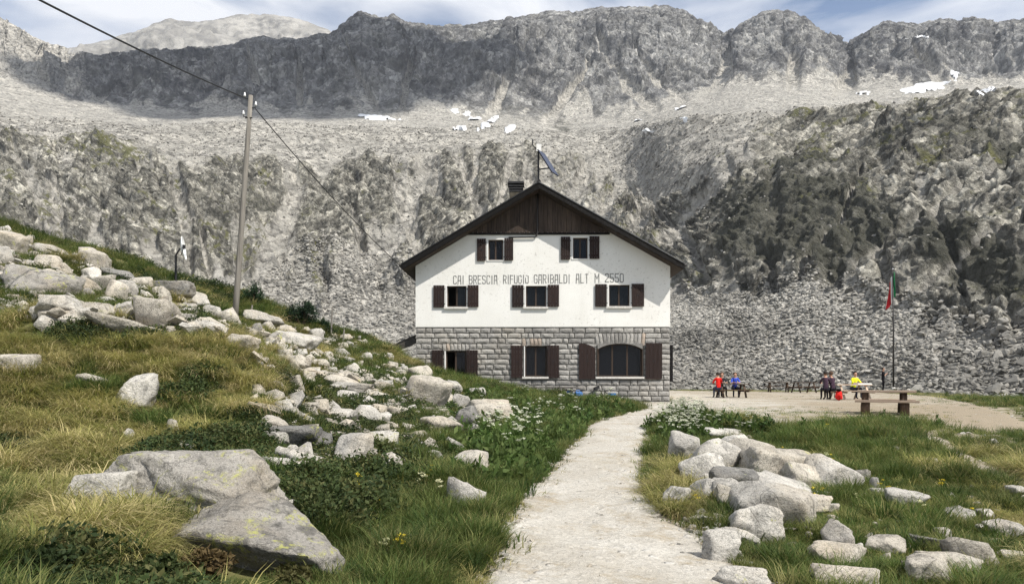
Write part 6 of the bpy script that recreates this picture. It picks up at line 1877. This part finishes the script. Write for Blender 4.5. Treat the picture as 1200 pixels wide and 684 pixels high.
# ------------------------------------------------------------------ people
def person(loc, rz, pose, label, shirt, trousers, hair='hair_dark', arms='table'):
    """one skinned figure; pose 'sit' or 'stand'; faces local -y"""
    J = {}; E = []
    def j(n, p, r, par=None, zone='shirt'):
        J[n] = (len(J), Vector(p), r, zone)
        if par is not None: E.append((J[par][0], J[n][0]))
    hipz = .95 if pose == 'stand' else .55
    ln = -.10 if pose == 'sit' else 0.0            # lean forward
    j('pelvis', (0, 0, hipz), .125, None, 'trousers'); j('waist', (0, ln * .3, hipz + .16), .118, 'pelvis'); j('chest', (0, ln * .9, hipz + .36), .14, 'waist')
    j('collar', (0, ln * 1.1, hipz + .50), .085, 'chest'); j('neck', (0, ln * 1.25, hipz + .57), .052, 'collar', 'skin')
    j('jaw', (0, ln * 1.4 - .03, hipz + .645), .075, 'neck', 'skin'); j('brow', (0, ln * 1.4 - .005, hipz + .735), .092, 'jaw', 'skin'); j('crown', (0, ln * 1.4 + .01, hipz + .80), .065, 'brow', 'skin')
    for s, q in ((-1, 'l'), (1, 'r')):
        j('sh' + q, (s * .17, ln * 1.0, hipz + .46), .066, 'collar')
        if arms == 'table':
            el, wr = (s * .23, -.20 + ln, hipz + .25), (s * .10, -.42 + ln, hipz + .27)
        elif arms == 'down':
            el, wr = (s * .25, .03, hipz + .20), (s * .26, -.04, hipz - .04)
        else:
            el, wr = (s * .26, -.05, hipz + .22), (s * .12, -.20, hipz + .36)
        j('el' + q, el, .047, 'sh' + q); j('wr' + q, wr, .031, 'el' + q, 'skin')
        d = (Vector(wr) - Vector(el)).normalized(); sd = d.cross(Vector((0, 0, 1))); sd = sd.normalized() if sd.length > .1 else Vector((0, 1, 0))
        pm = Vector(wr) + d * .055; j('pm' + q, pm, .034, 'wr' + q, 'skin')
        for fi in range(4):
            o1 = pm + d * .035 + sd * (.027 - fi * .018); L1 = (.030, .036, .033, .025)[fi]
            j('f%d%s' % (fi, q), o1, .010, 'pm' + q, 'skin'); j('g%d%s' % (fi, q), o1 + d * L1 + Vector((0, 0, -.008)), .009, 'f%d%s' % (fi, q), 'skin'); j('h%d%s' % (fi, q), o1 + d * L1 * 1.7 + Vector((0, 0, -.026)), .008, 'g%d%s' % (fi, q), 'skin')
        j('t0' + q, pm - d * .02 + sd * .040, .011, 'pm' + q, 'skin'); j('t1' + q, pm + d * .02 + sd * .058, .009, 't0' + q, 'skin')
        j('hip' + q, (s * .095, 0, hipz - .05), .095, 'pelvis', 'trousers')
        if pose == 'stand': kn, an, toe = (s * .11, -.02, .50), (s * .12, .03, .09), (s * .14, -.14, .04)
        else: kn, an, toe = (s * .13, -.43, hipz + .01), (s * .14, -.40, .10), (s * .15, -.55, .045)
        j('kn' + q, kn, .062, 'hip' + q, 'trousers'); j('an' + q, an, .043, 'kn' + q, 'trousers'); j('to' + q, toe, .04, 'an' + q, 'shoe')
    bm = bmesh.new(); sk = bm.verts.layers.skin.verify(); vs = []
    for n_, (i, p, r, z_) in J.items():
        w = bm.verts.new(p); w[sk].radius = (r, r); w[sk].use_root = (n_ == 'pelvis'); vs.append(w)
    for a_, b_ in E: bm.edges.new((vs[a_], vs[b_]))
    me = bpy.data.meshes.new('body_cage'); bm.to_mesh(me); bm.free()
    tmp = bpy.data.objects.new('body_cage', me); COL.objects.link(tmp)
    tmp.modifiers.new('skin', 'SKIN'); ss = tmp.modifiers.new('sub', 'SUBSURF'); ss.levels = 1; ss.render_levels = 1
    dg = bpy.context.evaluated_depsgraph_get(); ev = bpy.data.meshes.new_from_object(tmp.evaluated_get(dg)); bpy.data.objects.remove(tmp)
    for m_ in (M['skin'], M[shirt], M[trousers], M['black_rubber']): ev.materials.append(m_)
    slot = {'skin': 0, 'shirt': 1, 'trousers': 2, 'shoe': 3}
    A = np.array([J_[1][:] for J_ in J.values()]); EA = np.array(E); zones = [J_[3] for J_ in J.values()]
    pc = np.array([p.center[:] for p in ev.polygons]); a0, a1 = A[EA[:, 0]], A[EA[:, 1]]
    dd = a1 - a0; tt = np.clip(((pc[:, None] - a0) * dd).sum(-1) / ((dd ** 2).sum(-1) + 1e-9), 0, 1)
    dist = np.linalg.norm(pc[:, None] - (a0 + tt[..., None] * dd), axis=-1); k_ = dist.argmin(1)
    for p, e in zip(ev.polygons, k_): p.material_index = slot[zones[EA[e, 1]]]; p.use_smooth = True
    root = empty('person', loc, rz); tag(root, label, 'person')
    ev.name = 'body'; link('body', ev, None, root)
    hc = J['brow'][1]
    # hair: a cap over crown and back of the head
    v, f = ICO[3]; hv = v * np.array([.108, .118, .112]); keep = ~((v[:, 1] < -.35) & (v[:, 2] < .55)) & (v[:, 2] > -.55)
    fk_ = f[keep[f].all(1)]; us = np.unique(fk_); rm = np.full(len(v), -1); rm[us] = np.arange(len(us))
    ho = link('hair', np_mesh('hair', hv[us] + np.array(hc) + np.array([0, .014, .012]), rm[fk_], True), M[hair], root)
    so2 = ho.modifiers.new('thickness', 'SOLIDIFY'); so2.thickness = .012
    fy_ = hc.y - .088
    for s in (-1, 1):
        mb = MB(); mb.box((s * .034 - .012, fy_ - .004, hc.z - .012), (s * .034 + .012, fy_ + .012, hc.z + .002)); mb.build('eye', M['eye_dark'], root)
        mb = MB(); mb.tube([(s * .088, hc.y + .01, hc.z - .04), (s * .100, hc.y + .02, hc.z - .01), (s * .092, hc.y + .02, hc.z + .02)], [.012, .016, .010], 6); mb.build('ear', M['skin'], root, True)
    mb = MB(); mb.poly_prism([(-.014, fy_ + .004, hc.z - .05), (.014, fy_ + .004, hc.z - .05), (.004, fy_ + .004, hc.z - .004), (-.004, fy_ + .004, hc.z - .004)], (0, -.02, 0)); mb.build('nose', M['skin'], root)
    mb = MB(); mb.box((-.022, fy_ - .002, hc.z - .078), (.022, fy_ + .02, hc.z - .070)); mb.build('mouth', M['lip'], root)
    return root
def sit_at(px, Y, rz, label, shirt, trousers, **kw):
    g = terr(px, Y); return person((g.x, g.y, g.z), rz, 'sit', label, shirt, trousers, **kw)
PI = math.pi
# two at the table by the hut on the near and far side, one in blue across
sit_at(842, 41.35, PI, 'person in a red shirt seated at the table nearest the hut, seen from behind', 'cloth_red', 'cloth_navy', hair='hair_dark')
sit_at(845, 42.95, .1, 'person in dark clothes seated across the table from the red shirt', 'cloth_dark', 'cloth_dark', hair='hair_brown')
sit_at(861, 42.95, -.1, 'person in a blue shirt seated at the table nearest the hut', 'cloth_blue', 'cloth_navy', hair='hair_brown')
g = terr(982, 38)
sit_at(968, 37.2, PI - .2, 'person in dark clothes seated at the left end of the table behind the log table', 'cloth_plum', 'cloth_dark')
sit_at(976, 37.4, PI + .25, 'person in a plum top seated beside the red backpack', 'cloth_plum', 'cloth_black', hair='hair_brown')
sit_at(1000, 38.9, .25, 'person in a bright yellow shirt seated at the table behind the log table', 'cloth_yellow', 'cloth_navy')
gp = terr(1035, 56); person((gp.x, gp.y, gp.z), 1.2, 'stand', 'person dressed in black standing near the flagpole', 'cloth_black', 'cloth_black', arms='up')
# red backpack on the ground
g = terr(983, 36.4); bp = empty('backpack', g, .3); tag(bp, 'red and black backpack standing on the ground by the seated people', 'backpack')
v, f = rock_geo(9, 3, planes=2, rough=.02, blunt=6)
link('bag', np_mesh('bag', v * np.array([.34, .26, .5]) + np.array([0, 0, .24]), f, True), M['cloth_red'], bp)
v, f = rock_geo(10, 3, planes=2, rough=.02, blunt=6)
link('front_pocket', np_mesh('front_pocket', v * np.array([.24, .12, .24]) + np.array([0, -.15, .17]), f, True), M['cloth_red'], bp)
link('lid', np_mesh('lid', v * np.array([.30, .26, .12]) + np.array([0, 0, .5]), f, True), M['cloth_black'], bp)
mb = MB(); mb.tube([(-.09, .1, .44), (-.10, .2, .34), (-.10, .17, .12)], .018, 6); mb.build('strap', M['cloth_black'], bp)
mb = MB(); mb.tube([(.09, .1, .44), (.10, .2, .34), (.10, .17, .12)], .018, 6); mb.build('strap', M['cloth_black'], bp)

# ------------------------------------------------------------------ thin mountain air
hb = MB(); hb.box((-1500, -60, -30), (1500, 1800, 620)); hz_ = hb.build('haze', None)
t = NT('mountain_air'); pv = t.add('ShaderNodeVolumePrincipled'); pv.inputs['Color'].default_value = (0.86, 0.91, 1.0, 1); pv.inputs['Density'].default_value = 0.00013; pv.inputs['Anisotropy'].default_value = 0.2
t.con(pv.outputs[0], t.out.inputs['Volume']); hz_.data.materials.append(t.m); tag(hz_, 'thin pale mountain haze', 'haze', kind='stuff')
